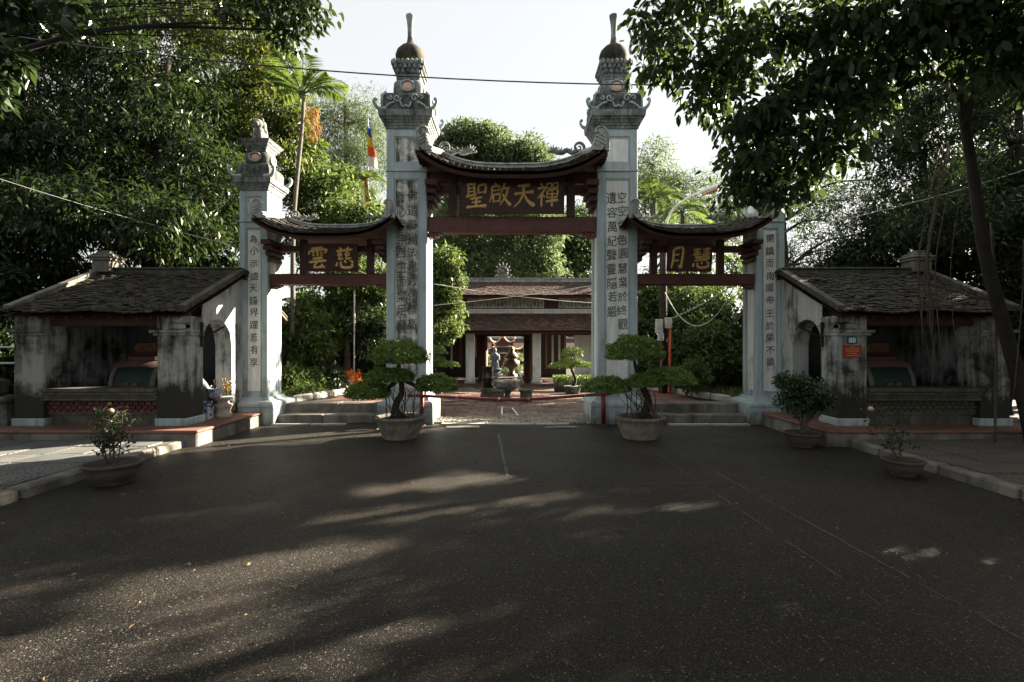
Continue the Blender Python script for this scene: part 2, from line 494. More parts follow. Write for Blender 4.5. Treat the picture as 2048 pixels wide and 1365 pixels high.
def slab_mat(name, a, b):
    t = NT(name)
    oi = t.n('ShaderNodeObjectInfo')
    c = t.coord()
    w = t.n('ShaderNodeTexWave', wave_type='RINGS', rings_direction='SPHERICAL')
    w.inputs['Scale'].default_value = 5.5
    mp = t.n('ShaderNodeMapping'); mp.inputs['Location'].default_value = (0.2, 0.2, 0)
    t.l(c, mp.inputs[0]); t.l(mp.outputs[0], w.inputs['Vector'])
    pos = t.n('ShaderNodeNewGeometry').outputs['Position']
    col = t.ramp(oi.outputs['Random'], (0.0, a), (1.0, b))
    col = t.mix(t.ramp(t.noise(pos, 2.5, 6, 0.7), (0.45, 0.0), (0.68, 0.8)), col, (0.06, 0.058, 0.05, 1))
    groove = t.ramp(w.outputs['Fac'], (0.10, 0.0), (0.30, 1.0))
    col = t.mix(groove, t.mix(1.0, col, (0.55, 0.55, 0.55, 1), 'MULTIPLY'), col)
    t.bump(groove, 0.7, 0.006)
    return t.done(col, 0.8)
M['slab'] = slab_mat('pavement_slab', (0.10, 0.108, 0.108, 1), (0.155, 0.155, 0.147, 1))
M['slab_brown'] = slab_mat('brown_pavement_slab', (0.08, 0.066, 0.053, 1), (0.12, 0.10, 0.083, 1))

rng = random.Random(7)
# ---------------------------------------------------------------- the ground
def court_z(Y):
    return 0.0 if Y < 11 else -0.027 * (min(Y, 26) - 11)

def sheet(name, xs, ys, zf, mat, kind='structure'):
    m = MB()
    for y in ys:
        for x in xs:
            m.v.append((x, y, zf(x, y)))
    n = len(xs)
    for j in range(len(ys) - 1):
        for i in range(n - 1):
            a = j * n + i
            m.f.append((a, a + 1, a + n + 1, a + n))
    o = m.build(name, mat)
    o['kind'] = kind
    return o

sheet('ground', [-600, -60, -20, 20, 60, 600], [-600, -40, -6, 10.4, 11, 26, 60, 900],
      lambda x, y: -0.03 + court_z(y), M['soil'])
road = sheet('road', [-5.0, -3, 0, 3, 5.16], [-9, -3, 0, 3, 6, 9.93], lambda x, y: 0.0, M['asphalt'])
# kerbs, pavements
def unit_box(name, s, ch, mat):
    m = MB(); m.box((0, 0, 0), s, ch)
    me = bpy.data.meshes.new(name); me.from_pydata(m.v, [], m.f); me.materials.append(mat); me.update()
    return me

def piece(name, me, parent, loc, rot=(0, 0, 0), scale=None, kind=None):
    o = bpy.data.objects.new(name, me)
    COL.objects.link(o)
    o.parent = parent
    o.location = Vector(loc) - world_loc(parent)
    o.rotation_euler = rot
    if scale: o.scale = scale
    if kind: o['kind'] = kind
    return o

for s, x0, pm, depth in ((-1, -4.98, 'slab', 12), (1, 5.14, 'slab_brown', 9)):
    kerb = sheet('kerb', sorted([x0, x0 + s * 0.20]), [-2, 8.35], lambda x, y: 0.02, M['concrete'])
    kme = unit_box('kerb_stone', (0.21, 0.97, 0.16), 0.025, M['concrete'])
    for k in range(8):
        y = 0.7 + k
        if y > 7.75: continue
        piece('kerb_stone', kme, kerb, (x0 + s * 0.105, y, 0.035 + rng.uniform(-.006, .006)), (rng.uniform(-.01, .01), s * 0.05, rng.uniform(-.012, .012)))
    pav = sheet('pavement', sorted([x0 + s * 0.21, x0 + s * 7.5]), [-2, 8.0], lambda x, y: 0.07, M['soil'])
    sme = unit_box('paving_slab', (0.485, 0.485, 0.05), 0.006, M[pm])
    for i in range(depth):
        for j in range(9):
            x = x0 + s * (0.21 + 0.25 + i * 0.50); y = 3.55 + j * 0.50
            if abs(x) > y * 1.06 + 0.6: continue
            piece('paving_slab', sme, pav, (x, y, 0.088 + rng.uniform(-.006, .006)), (rng.uniform(-.012, .012), rng.uniform(-.012, .012), rng.choice((0, PI / 2, PI, -PI / 2)) + rng.uniform(-.01, .01)))

# gutter strip and covers at the foot of the gate
gutter = sheet('gutter_strip', [-4.7, -1.65, 1.65, 4.8], [9.84, 9.99], lambda x, y: 0.004, M['soil'])
gme = unit_box('edging_slab', (1, 1, 1), 0.0, M['pale_concrete'])
for (a, b_, y0, y1) in ((-4.62, -3.9, 9.80, 9.93), (-3.88, -3.2, 9.80, 9.93), (-1.36, -0.52, 9.84, 9.98), (-0.50, 0.42, 9.84, 9.98), (0.44, 1.10, 9.84, 9.98), (3.0, 3.8, 9.78, 9.90), (3.82, 4.55, 9.78, 9.90)):
    piece('edging_slab', gme, gutter, ((a + b_) / 2, (y0 + y1) / 2, 0.012), (0, 0, rng.uniform(-.012, .012)), (b_ - a, y1 - y0, 0.03))
cover_me = unit_box('drain_cover', (0.62, 0.20, 0.02), 0.006, M['concrete'])
for x, y in ((-0.92, 9.55), (0.92, 9.55), (-2.15, 9.35)):
    piece('drain_cover', cover_me, road, (x, y, 0.009), (0, 0, rng.uniform(-.03, .03)))

# chalk lines on the road
def chalk(name, pts, w, z, parent, mat):
    m = MB()
    P = [Vector((x, y, z)) for x, y in pts]
    L, Rr = [], []
    for i, p in enumerate(P):
        t = (P[min(i + 1, len(P) - 1)] - P[max(i - 1, 0)]).normalized()
        n = Vector((-t.y, t.x, 0))
        ww = w * (0.7 + 0.6 * rng.random())
        L.append(p + n * ww / 2); Rr.append(p - n * ww / 2)
    for i in range(len(P) - 1):
        if rng.random() < 0.10: continue
        m.add([L[i], L[i + 1], Rr[i + 1], Rr[i]], [(0, 1, 2, 3)])
    return m.build(name, mat, parent)
def seg(x0, y0, x1, y1, n=26, j=0.006):
    return [(x0 + (x1 - x0) * k / n + rng.uniform(-j, j), y0 + (y1 - y0) * k / n + rng.uniform(-j, j)) for k in range(n + 1)]
t = NT('worn_chalk')
tcn = t.n('ShaderNodeNewGeometry').outputs['Position']
M['chalk'] = t.done(t.ramp(t.noise(tcn, 30, 5, 0.8), (0.40, (0.05, 0.048, 0.045, 1)), (0.70, (0.15, 0.145, 0.137, 1))), 0.9)
t = NT('bright_chalk')
tcn = t.n('ShaderNodeNewGeometry').outputs['Position']
M['chalk_white'] = t.done(t.ramp(t.noise(tcn, 25, 5, 0.7), (0.34, (0.3, 0.29, 0.27, 1)), (0.5, (0.75, 0.75, 0.72, 1))), 0.9)
chalk('painted_line', seg(-0.235, 8.9, -0.055, 6.1, 40), 0.045, 0.004, road, M['chalk'])
chalk('painted_line', seg(2.36, 8.2, 2.85, 1.2, 90), 0.019, 0.004, road, M['chalk'])
chalk('painted_line', seg(2.03, 8.2, 2.24, 3.1, 60), 0.014, 0.004, road, M['chalk'])
chalk('painted_line', seg(0.2, 5.73, 2.5, 5.74, 40), 0.016, 0.008, road, M['chalk'])
chalk('painted_line', seg(-3.2, 6.4, -2.55, 8.7, 30), 0.011, 0.004, road, M['chalk'])

# fallen leaves
m = MB()
for k in range(420):
    x, y = rng.uniform(-4.6, 4.9), rng.uniform(1.6, 9.6)
    a, L, w = rng.uniform(0, 6.28), rng.uniform(.02, .055), rng.uniform(.010, .02)
    d, n = Vector((math.cos(a), math.sin(a), 0)), Vector((-math.sin(a), math.cos(a), 0))
    p = Vector((x, y, 0.006))
    m.add([p - d * L / 2, p + n * w / 2 + Vector((0, 0, rng.uniform(0, .014))), p + d * L / 2 + Vector((0, 0, rng.uniform(0, .01))), p - n * w / 2 + Vector((0, 0, rng.uniform(0, .012)))], [(0, 1, 2), (0, 2, 3)])
o = m.build('fallen_leaves', simple('dead_leaves', (0.17, 0.115, 0.055, 1), 0.8, 0.5, 3, 0))
tag(o, 'small dead leaves scattered over the dark asphalt', 'leaves', kind='stuff')

# the threshold and courtyard
thr = sheet('threshold', [-1.66, 1.66], [9.93, 10.72], lambda x, y: 0.001, M['soil'])
cob = unit_box('cobble', (0.205, 0.125, 0.05), 0.018, M['cobble'])
for j in range(6):
    for i in range(16):
        x = -1.64 + (i + 0.5 * (j % 2)) * 0.213 + rng.uniform(-.01, .01)
        if abs(x) > 1.56: continue
        piece('cobble', cob, thr, (x, 10.03 + j * 0.131, 0.012 + rng.uniform(-.008, .006)), (rng.uniform(-.04, .04), rng.uniform(-.04, .04), rng.uniform(-.05, .05)), (rng.uniform(.88, 1.03), rng.uniform(.85, 1), 1))
court = sheet('courtyard', [-7, 7], [10.72, 11, 26], lambda x, y: -0.012 + court_z(y), M['soil'])
BW = 0.40
bme = unit_box('paving_brick', (BW - .014, BW - .014, 0.05), 0.006, M['brick'])
far = MB()
count = 0
for j in range(32):
    y = 10.93 + j * BW
    for i in range(-16, 17):
        x = i * BW + (0.2 if j % 2 else 0)
        lim = 1.62 if y < 10.98 else (2.3 if y < 14.2 else 6.3)
        if abs(x) > lim or abs(x) > 0.02 + y * 0.19 + 0.6: continue
        z = court_z(y) - 0.022 + rng.uniform(-.004, .004)
        rot = (rng.uniform(-.008, .008) - (0.027 if y > 11 else 0), rng.uniform(-.008, .008), rng.uniform(-.01, .01))
        if count < 300:
            piece('paving_brick', bme, court, (x, y, z), rot); count += 1
        else:
            far.box((x, y, z), (BW - .014, BW - .014, .05), 0, Matrix.Rotation(rot[0], 3, 'X'))
far.build('far_paving', M['brick'], court)['kind'] = 'stuff'
chalk('painted_line', seg(-0.22, 11.05, -0.245, 12.6, 14), 0.035, 0.010, court, M['chalk_white'])
chalk('painted_line', seg(0.13, 11.05, -0.02, 12.6, 14), 0.032, 0.010, court, M['chalk_white'])
chalk('painted_line', seg(-0.24, 11.1, 1.6, 11.12, 20), 0.03, 0.014, court, M['chalk_white'])
chalk('painted_line', seg(-0.22, 11.5, 1.6, 11.47, 20), 0.025, 0.006, court, M['chalk_white'])

# side steps and garden terraces
for s in (-1, 1):
    xa, xb = (-4.70, -2.58) if s < 0 else (2.58, 4.62)
    st = MB(); st.b(xa, xb, 10.34, 11.0, 0.0, 0.325)
    steps = st.build('steps', M['concrete']); steps['kind'] = 'structure'
    for (y0, y1, z0, z1) in ((9.995, 10.34, 0.0, 0.175), (10.345, 10.75, 0.178, 0.355)):
        mid = xa + (xb - xa) * (0.56 if z0 else 0.47)
        for a, b_ in ((xa, mid - .003), (mid + .003, xb)):
            q = MB(); q.b(a, b_, y0, y1, z0, z1, 0.018); q.build('step_slab', M['concrete'], steps)
    ter = MB(); ter.b(s * 2.60, s * 9.5, 10.98, 15.0, -0.35, 0.31)
    tr = ter.build('garden_terrace', M['soil']); tr['kind'] = 'structure'
    # brick path along the inner side of the terrace
    pm = unit_box('path_brick', (0.33, 0.33, 0.04), 0.006, M['red_tile_floor'])
    for i in range(4):
        for j in range(10):
            piece('path_brick', pm, tr, (s * (2.79 + i * 0.345), 11.0 + j * 0.345, 0.318 + rng.uniform(-.004, .004)), (0, 0, rng.uniform(-.02, .02)))
    bed = MB(); bed.b(s * 4.0, s * 12, 15.0, 24, -0.6, 0.25)
    o = bed.build('garden_bed', M['soil']); o['kind'] = 'structure'
    # rough white edging stones of the bed
    pts = [(4.55, 11.15), (4.35, 11.7), (4.15, 12.3), (3.95, 12.9), (3.75, 13.5), (3.6, 14.1)]
    for (x, y) in pts:
        q = MB(); q.box((s * x, y, 0.38), (0.12, 0.56, 0.16), 0.03, Matrix.Rotation(s * 0.30, 3, 'Z'))
        q.build('edging_stone', M['pale_concrete'], tr)

# ---------------------------------------------------------------- the four gate pillars
def glyph_meshes(chars, weight=0.004):
    """CJK characters as raised meshes, one per distinct character (height 1, centred)"""
    objs = {}
    for ch in dict.fromkeys(chars):
        cu = bpy.data.curves.new('character', 'FONT')
        cu.body = ch
        cu.size = 1.0
        cu.offset = weight
        cu.extrude = 0.02
        cu.resolution_u = 2
        cu.align_x = 'CENTER'; cu.align_y = 'CENTER'
        o = bpy.data.objects.new('character', cu)
        COL.objects.link(o)
        objs[ch] = o
    bpy.context.view_layer.update()
    dg = bpy.context.evaluated_depsgraph_get()
    out = {}
    for ch, o in objs.items():
        me = bpy.data.meshes.new_from_object(o.evaluated_get(dg))
        me.name = 'character'
        n = len(me.vertices)
        if n:
            co = np.empty(n * 3, np.float32); me.vertices.foreach_get('co', co); co = co.reshape(-1, 3)
            mid = (co.min(0) + co.max(0)) / 2
            co[:, :2] -= mid[:2]
            # brush-like: slant, uneven stroke edges
            r = random.Random(ord(ch[0]))
            co[:, 1] += co[:, 0] * 0.07
            for q in range(n):
                v = mnoise.noise(Vector((co[q, 0] * 4 + ord(ch[0]), co[q, 1] * 4, 0)))
                w = mnoise.noise(Vector((co[q, 0] * 4, co[q, 1] * 4 + ord(ch[0]), 5)))
                co[q, 0] += 0.035 * v; co[q, 1] += 0.035 * w
            me.vertices.foreach_set('co', co.ravel()); me.update()
        me.materials.clear(); me.materials.append(M['ink'])
        cu = o.data
        bpy.data.objects.remove(o); bpy.data.curves.remove(cu)
        out[ch] = me
    return out

COUPLET = {
    ('big', 1): ('空空色色圓慧業於終觀安', '遺容萬紀聲靈隱若嚴'),
    ('big', -1): ('佛道重光法界之偶標高', '傳心者宗西竺而梁足家'),
    ('small', -1): ('為小示盛天鐘界躍若有享',),
    ('small', 1): ('開鎮而南國帝王於果不顯',),
}
GL = glyph_meshes(''.join(''.join(v) for v in COUPLET.values()))

def spiral(c, r0, turns, a0, s, axis='Y', n=22, shrink=0.15):
    pts = []
    for k in range(n):
        f = k / (n - 1)
        a = a0 + s * turns * 2 * PI * f
        r = r0 * (1 - f * (1 - shrink))
        pts.append((c[0] + r * math.cos(a), c[1], c[2] + r * math.sin(a)))
    return pts

def pillar(side, size, label):
    big = size == 'big'
    cx = side * (2.06 if big else 5.05)
    hw = 0.395 if big else 0.278
    y0 = 10.0
    d = 0.75 if big else 0.60
    cy = y0 + d / 2
    hd = d / 2
    root = empty('gate_pillar', (cx, cy, 0), label, 'gate pillar', 'four pillars of the temple gate')
    fw = 0.155 if big else 0.125
    zt = 4.93 if big else 3.94            # string course
    zc = 5.76 if big else 4.56            # under the cornice
    # plinth with sloping shoulder
    m = MB()
    ov = 0.145 if big else 0.20
    m.box((cx, cy, 0.175), (2 * (hw + ov), 2 * (hd + ov * .9), 0.35), 0.012)
    m.build('plinth', M['plinth'], root)
    m = MB()
    prof = [(ov * .98, 0.352), (ov * .96, 0.40), (ov * .75, 0.44), (ov * .40, 0.462), (0.05, 0.475), (0.03, 0.52)]
    m.rings([[(cx - hw - o_, cy - hd - o_, z), (cx + hw + o_, cy - hd - o_, z), (cx + hw + o_, cy + hd + o_, z), (cx - hw - o_, cy + hd + o_, z)] for o_, z in prof])
    m.build('base_moulding', M['plinth'], root)
    # shaft core (recessed faces) and raised frame
    rec = 0.035
    worn = M['panel_worn'] if big and side < 0 else (M['panel'] if big else M['panel_mid'])
    m = MB(); m.b(cx - hw + rec, cx + hw - rec, y0 + rec, y0 + d - rec, 0.47, zc)
    m.build('shaft', worn, root)
    for (za, zb) in ((0.50, zt), (zt + 0.03, zc)):
        m = MB()
        for sx in (-1, 1):
            for sy in (-1, 1):
                m.box((cx + sx * (hw - fw / 2), cy + sy * (hd - fw / 2), (za + zb) / 2), (fw, fw, zb - za), 0.012)
        rail = fw * 0.9
        for z in (za + rail / 2, zb - rail / 2):
            m.box((cx, cy, z), (2 * (hw - fw) + .002, d - .012, rail))
            m.box((cx, cy, z), (2 * hw - .012, 2 * (hd - fw) + .002, rail - .002))
        m.build('frame', M['frame'], root)
        # thin inner bead round each recessed panel
        m = MB()
        iw = hw - fw; bz0, bz1 = za + rail, zb - rail
        for f, yy in ((1, y0 + rec - 0.010), ):
            for sx in (-1, 1):
                m.box((cx + sx * (iw - 0.016), yy, (bz0 + bz1) / 2), (0.018, 0.02, bz1 - bz0 - .004))
            for z in (bz0 + .016, bz1 - .016):
                m.box((cx, yy, z), (2 * iw - .055, 0.02, 0.018))
        for sx in (-1, 1):
            xx = cx + sx * (hw - rec + 0.010); il = hd - fw
            for sy in (-1, 1):
                m.box((xx, cy + sy * (il - .016), (bz0 + bz1) / 2), (0.02, 0.018, bz1 - bz0 - .004))
            for z in (bz0 + .016, bz1 - .016):
                m.box((xx, cy, z), (0.02, 2 * il - .055, 0.018))
        m.build('bead', M['frame'], root)
    m = MB(); m.box((cx, cy, zt + 0.015), (2 * hw + .03, d + .03, 0.032), 0.006)
    m.build('string_course', M['frame'], root)
    # written panel: characters are pieces of it
    cols = COUPLET[(size, side)]
    pan = MB(); pan.b(cx - hw + fw + .03, cx + hw - fw - .03, y0 + rec - .006, y0 + rec + .03, 0.50 + fw, zt - fw)
    panel = pan.build('inscription_panel', worn, root)
    pyt = 384 if big else 470
    for ci, txt in enumerate(cols):
        if big:
            xs = cx + (0.105 if ci == 0 else -0.105)
            top, step, hgt = (4.44 if side > 0 else 4.46), 0.278, 0.235
            if ci == 1: top -= 0.02
        else:
            xs, top, step, hgt = cx + rng.uniform(-.01, .01), 3.62, 0.242, 0.19
        for k, ch in enumerate(txt):
            z = top - k * step
            o = piece('character', GL[ch], panel, (xs + rng.uniform(-.012, .012), y0 + rec - 0.008, z + rng.uniform(-.012, .012)),
                      (R(90), rng.uniform(-.05, .05), 0), (hgt * rng.uniform(.80, .95), hgt * rng.uniform(.86, 1.04), 0.12))
    # stepped cornice
    m = MB()
    zz, o_ = zc, 0.0
    steps = [(0.06, 0.025), (0.05, 0.05), (0.05, 0.075), (0.05, 0.10), (0.12, 0.135)] if big else [(0.05, 0.03), (0.04, 0.05), (0.04, 0.075), (0.10, 0.11)]
    for h, ov_ in steps:
        m.frustum((cx, cy), zz, zz + h * .98, hw + ov_ - .012, hw + ov_, hd + ov_ - .012, hd + ov_)
        zz += h
    m.build('cornice', M['stone'], root)
    ztop = zz
    # cushion block with rounded shoulders, scrolls and corner horns
    ch_ = 0.40 if big else 0.32
    cw, cd = hw + (0.085 if big else 0.04), hd + (0.06 if big else 0.03)
    m = MB()
    prof = [(0.0, 0.0), (0.01, 0.10), (0.005, 0.55), (-0.015, 0.78), (-0.05, 0.92), (-0.11, 1.0)]
    m.rings([[(cx + sx * (cw + o_), cy + sy * (cd + o_), ztop + f * ch_) for sx, sy in ((-1, -1), (1, -1), (1, 1), (-1, 1))] for o_, f in prof])
    m.build('cushion_block', M['dark_stone'], root)
    m = MB()
    for sx in (-1, 1):
        for sy in (-1, 1):
            bx, by = cx + sx * (cw + 0.0), cy + sy * (cd + 0.0)
            pts = [(bx - sx * .10, by - sy * .0, ztop + .04), (bx + sx * .03, by + sy * .02, ztop + .035), (bx + sx * .10, by + sy * .05, ztop + .09), (bx + sx * .125, by + sy * .06, ztop + .17), (bx + sx * .10, by + sy * .05, ztop + .21), (bx + sx * .075, by + sy * .04, ztop + .18)]
            m.tube(spline(pts, 4), [0.042 - .0009 * k for k in range(21)], 6)
    m.build('corner_horns', M['scroll'], root, True)
    if big:
        m = MB()
        yy = cy - cd - 0.012
        for sx in (-1, 1):
            m.tube([(cx + sx * (cw - .02), yy, ztop + .05), (cx + sx * (cw - .015), yy, ztop + ch_ * .72), (cx + sx * (cw - .09), yy + .03, ztop + ch_ * .93)], .028, 5)
            m.tube(spiral((cx + sx * .17, yy, ztop + .24), .075, 1.2, 0.0, sx), .02, 5)
            m.tube(spiral((cx + sx * .30, yy, ztop + .25), .05, 1.0, PI, -sx), .018, 5)
            m.tube(spline([(cx + sx * .40, yy, ztop + .06), (cx + sx * .30, yy - .01, ztop + .13), (cx + sx * .22, yy, ztop + .16)], 5), .024, 5)
            m.tube(spline([(cx + sx * .11, yy, ztop + .17), (cx + sx * .06, yy, ztop + .07), (cx, yy - .01, ztop + .10)], 5), .022, 5)
        for sx in (-1, 1):
            xx = cx + sx * (cw + .012)
            for sy in (-1, 1):
                pts = [(xx, cy + sy * q[0], q[2]) for q in spiral((.17, 0, ztop + .22), .09, 1.2, 0.0, 1)]
                m.tube(pts, .02, 5)
        m.build('scroll_carving', M['scroll'], root, True)
    zk = ztop + ch_
    # squat jar-shaped block with an oval peach disc in each face, coloured as if lit inside
    jh = 0.31 if big else 0.25
    jr = 0.285 if big else 0.235
    m = MB()
    m.lathe((cx, cy, zk), [(jr * .78, -.01), (jr * .95, jh * .12), (jr * 1.03, jh * .5), (jr * 1.04, jh * .75), (jr * .9, jh * .93), (jr * .72, jh)], 32, 5.5)
    m.build('jar_block', M['stone'] if big else M['dark_stone'], root, True)
    m = MB(); q = MB()
    for k in range(4):
        rot = Matrix.Rotation(k * PI / 2, 3, 'Z')
        c0 = Vector((cx, cy, zk + jh * .5)) + rot @ Vector((0, -jr * 1.005, 0))
        rim = [c0 + rot @ Vector((.135 * math.cos(a) * (jr / .285), -.012, .105 * math.sin(a) * (jr / .285))) for a in [2 * PI * j / 20 for j in range(21)]]
        q.tube(rim, .016, 5)
        m.ell(c0 + rot @ Vector((0, .012, 0)), (.125 * jr / .285, .03, .095 * jr / .285), 16, 8, rot)
    q.build('disc_rim', M['scroll'], root, True)
    m.build('peach_disc', M['peach'], root, True)
    zk += jh
    # flaring capital
    kh = 0.34 if big else 0.22
    m = MB()
    if big:
        m.frustum((cx, cy), zk, zk + .035, .23, .235); m.frustum((cx, cy), zk + .036, zk + .07, .215, .235); m.frustum((cx, cy), zk + .071, zk + .10, .235, .245)
        m.frustum((cx, cy), zk + .10, zk + kh, .22, .31)
        m.build('capital', M['stone'], root)
        m = MB()
        for k in range(4):
            rot = Matrix.Rotation(k * PI / 2, 3, 'Z')
            for row, (zz_, dd, n) in enumerate(((.17, .245, 5), (.25, .28, 6), (.32, .305, 7))):
                for j in range(n):
                    x = (j - (n - 1) / 2) * (2 * dd / n)
                    m.ell(Vector((cx, cy, zk + zz_)) + rot @ Vector((x, -dd, 0)), (dd / n * .92, .032, .065), 7, 6, rot)
        m.build('lotus_petals', M['stone'], root, True)
        zk += kh
        m = MB()
        m.lathe((cx, cy, zk + .04), [(.16, -.06), (.20, 0), (.25, .05), (.29, .14), (.295, .20), (.265, .29), (.19, .37), (.11, .42), (.075, .47), (.062, .52)], 28)
        m.build('orb', M['orb'], root, True)
        m = MB()
        m.lathe((cx, cy, zk + .04), [(.063, .515), (.055, .60), (.055, .74), (.062, .84), (.075, .94), (.088, 1.0), (.09, 1.03), (.07, 1.035)], 16)
        m.build('spire', M['stone'], root, True)
    else:
        for h0, h1, a, b_ in ((0, .06, .19, .20), (.06, .11, .21, .235), (.11, .16, .245, .27), (.16, .22, .28, .32)):
            m.frustum((cx, cy), zk + h0, zk + h1 - .002, a, b_)
        m.build('capital', M['stone'], root)
        zk += kh
        m = MB()                            # crouching guardian lion
        m.ell((cx, cy + .05, zk + .16), (.14, .20, .15)); m.ell((cx, cy - .08, zk + .27), (.11, .11, .14))
        m.ell((cx, cy - .13, zk + .43), (.115, .12, .11)); m.ell((cx, cy - .23, zk + .40), (.07, .07, .055))
        for sx in (-1, 1):
            m.ell((cx + sx * .08, cy - .16, zk + .10), (.04, .05, .13)); m.ell((cx + sx * .12, cy + .10, zk + .09), (.06, .12, .09))
            m.ell((cx + sx * .09, cy - .10, zk + .53), (.03, .03, .045))
            m.ell((cx + sx * .09, cy - .03, zk + .40), (.06, .07, .12))
        m.tube(spline([(cx, cy + .22, zk + .12), (cx, cy + .30, zk + .28), (cx, cy + .22, zk + .44), (cx, cy + .15, zk + .48)], 4), .035, 6)
        m.v = [(cx + (x - cx) * .82, cy + (y - cy) * .82, zk + (z_ - zk) * .84) for x, y, z_ in m.v]
        m.build('lion_finial', M['dragon'], root, True)
    return root

pillar(-1, 'big', 'tall weathered gate pillar with blotched black writing, left of the red sign beam')
pillar(1, 'big', 'tall gate pillar with two clear columns of writing, right of the red sign beam')
pillar(-1, 'small', 'shorter gate pillar lit on its side, beside the lodge with the rose pot')
pillar(1, 'small', 'shorter gate pillar half behind hanging leaves, beside the lodge with the number plate')

# ---------------------------------------------------------------- tiled canopies between the pillars
def tile_mesh(name, w, l, t, mat):
    """fish-scale tile: y runs down the slope, z is up"""
    pr = [(-w / 2, -l / 2), (w / 2, -l / 2), (w / 2, l * .18), (w * .33, l * .40), (0, l / 2), (-w * .33, l * .40), (-w / 2, l * .18)]
    n = len(pr)
    vs = [(x, y, t / 2 + (0.004 if abs(x) < w * .4 else 0)) for x, y in pr] + [(x, y, -t / 2) for x, y in pr]
    fs = [tuple(range(n))[::-1], tuple(range(n, 2 * n))] + [(i, (i + 1) % n, n + (i + 1) % n, n + i) for i in range(n)]
    me = bpy.data.meshes.new(name); me.from_pydata(vs, [], fs); me.materials.append(mat); me.update()
    return me, np.array(vs), fs

def lay_tiles(root, S, u0, u1, rows, width, me_t, limit, name='roof_tile', trap=None, lift=0.02, jit=1.0, vmax=0.97):
    """rows of overlapping tiles on the surface S(u, v); v = 0 at the eave"""
    me, tv, tf = me_t
    rest = MB(); n = 0
    for r in range(rows):
        v = (r + 0.35) / rows * vmax
        a, b_ = (u0, u1) if trap is None else trap(v)
        p0, p1 = S(a, v), S(b_, v)
        L = sum((S(a + (b_ - a) * (k + 1) / 8, v) - S(a + (b_ - a) * k / 8, v)).length for k in range(8))
        cnt = max(1, int(round(L / width)))
        for k in range(cnt):
            u = a + (b_ - a) * ((k + 0.5 + 0.5 * (r % 2)) / cnt)
            if u > max(a, b_): continue
            if rng.random() < .012 * jit * (r > 2): continue
            p = S(u, v)
            du = (S(u + 1e-3 * (b_ - a), v) - S(u - 1e-3 * (b_ - a), v)).normalized()
            dv = (S(u, v - 2e-3) - S(u, v + 2e-3)).normalized()       # down the slope
            nn = du.cross(dv).normalized()
            if nn.z < 0: nn = -nn
            xx = dv.cross(nn)
            A = Matrix((xx, dv, nn)).transposed()
            A = A @ Matrix.Rotation(R(7) + rng.gauss(0, .03) * jit, 3, 'X') @ Matrix.Rotation(rng.gauss(0, .05) * jit, 3, 'Y') @ Matrix.Rotation(rng.gauss(0, .06) * jit, 3, 'Z')
            pos = p + nn * (lift + rng.uniform(0, .007) * jit)
            if n < limit:
                o = bpy.data.objects.new(name, me); COL.objects.link(o)
                o.parent = root
                M4 = A.to_4x4(); M4.translation = pos - world_loc(root)
                o.matrix_local = M4
                n += 1
            else:
                rest.add([pos + A @ Vector(q) for q in tv], tf)
    if rest.v:
        rest.build('tile_field', me.materials[0], root)['kind'] = 'stuff'

CAN_TILE = tile_mesh('roof_tile', 0.125, 0.17, 0.016, M['tile'])

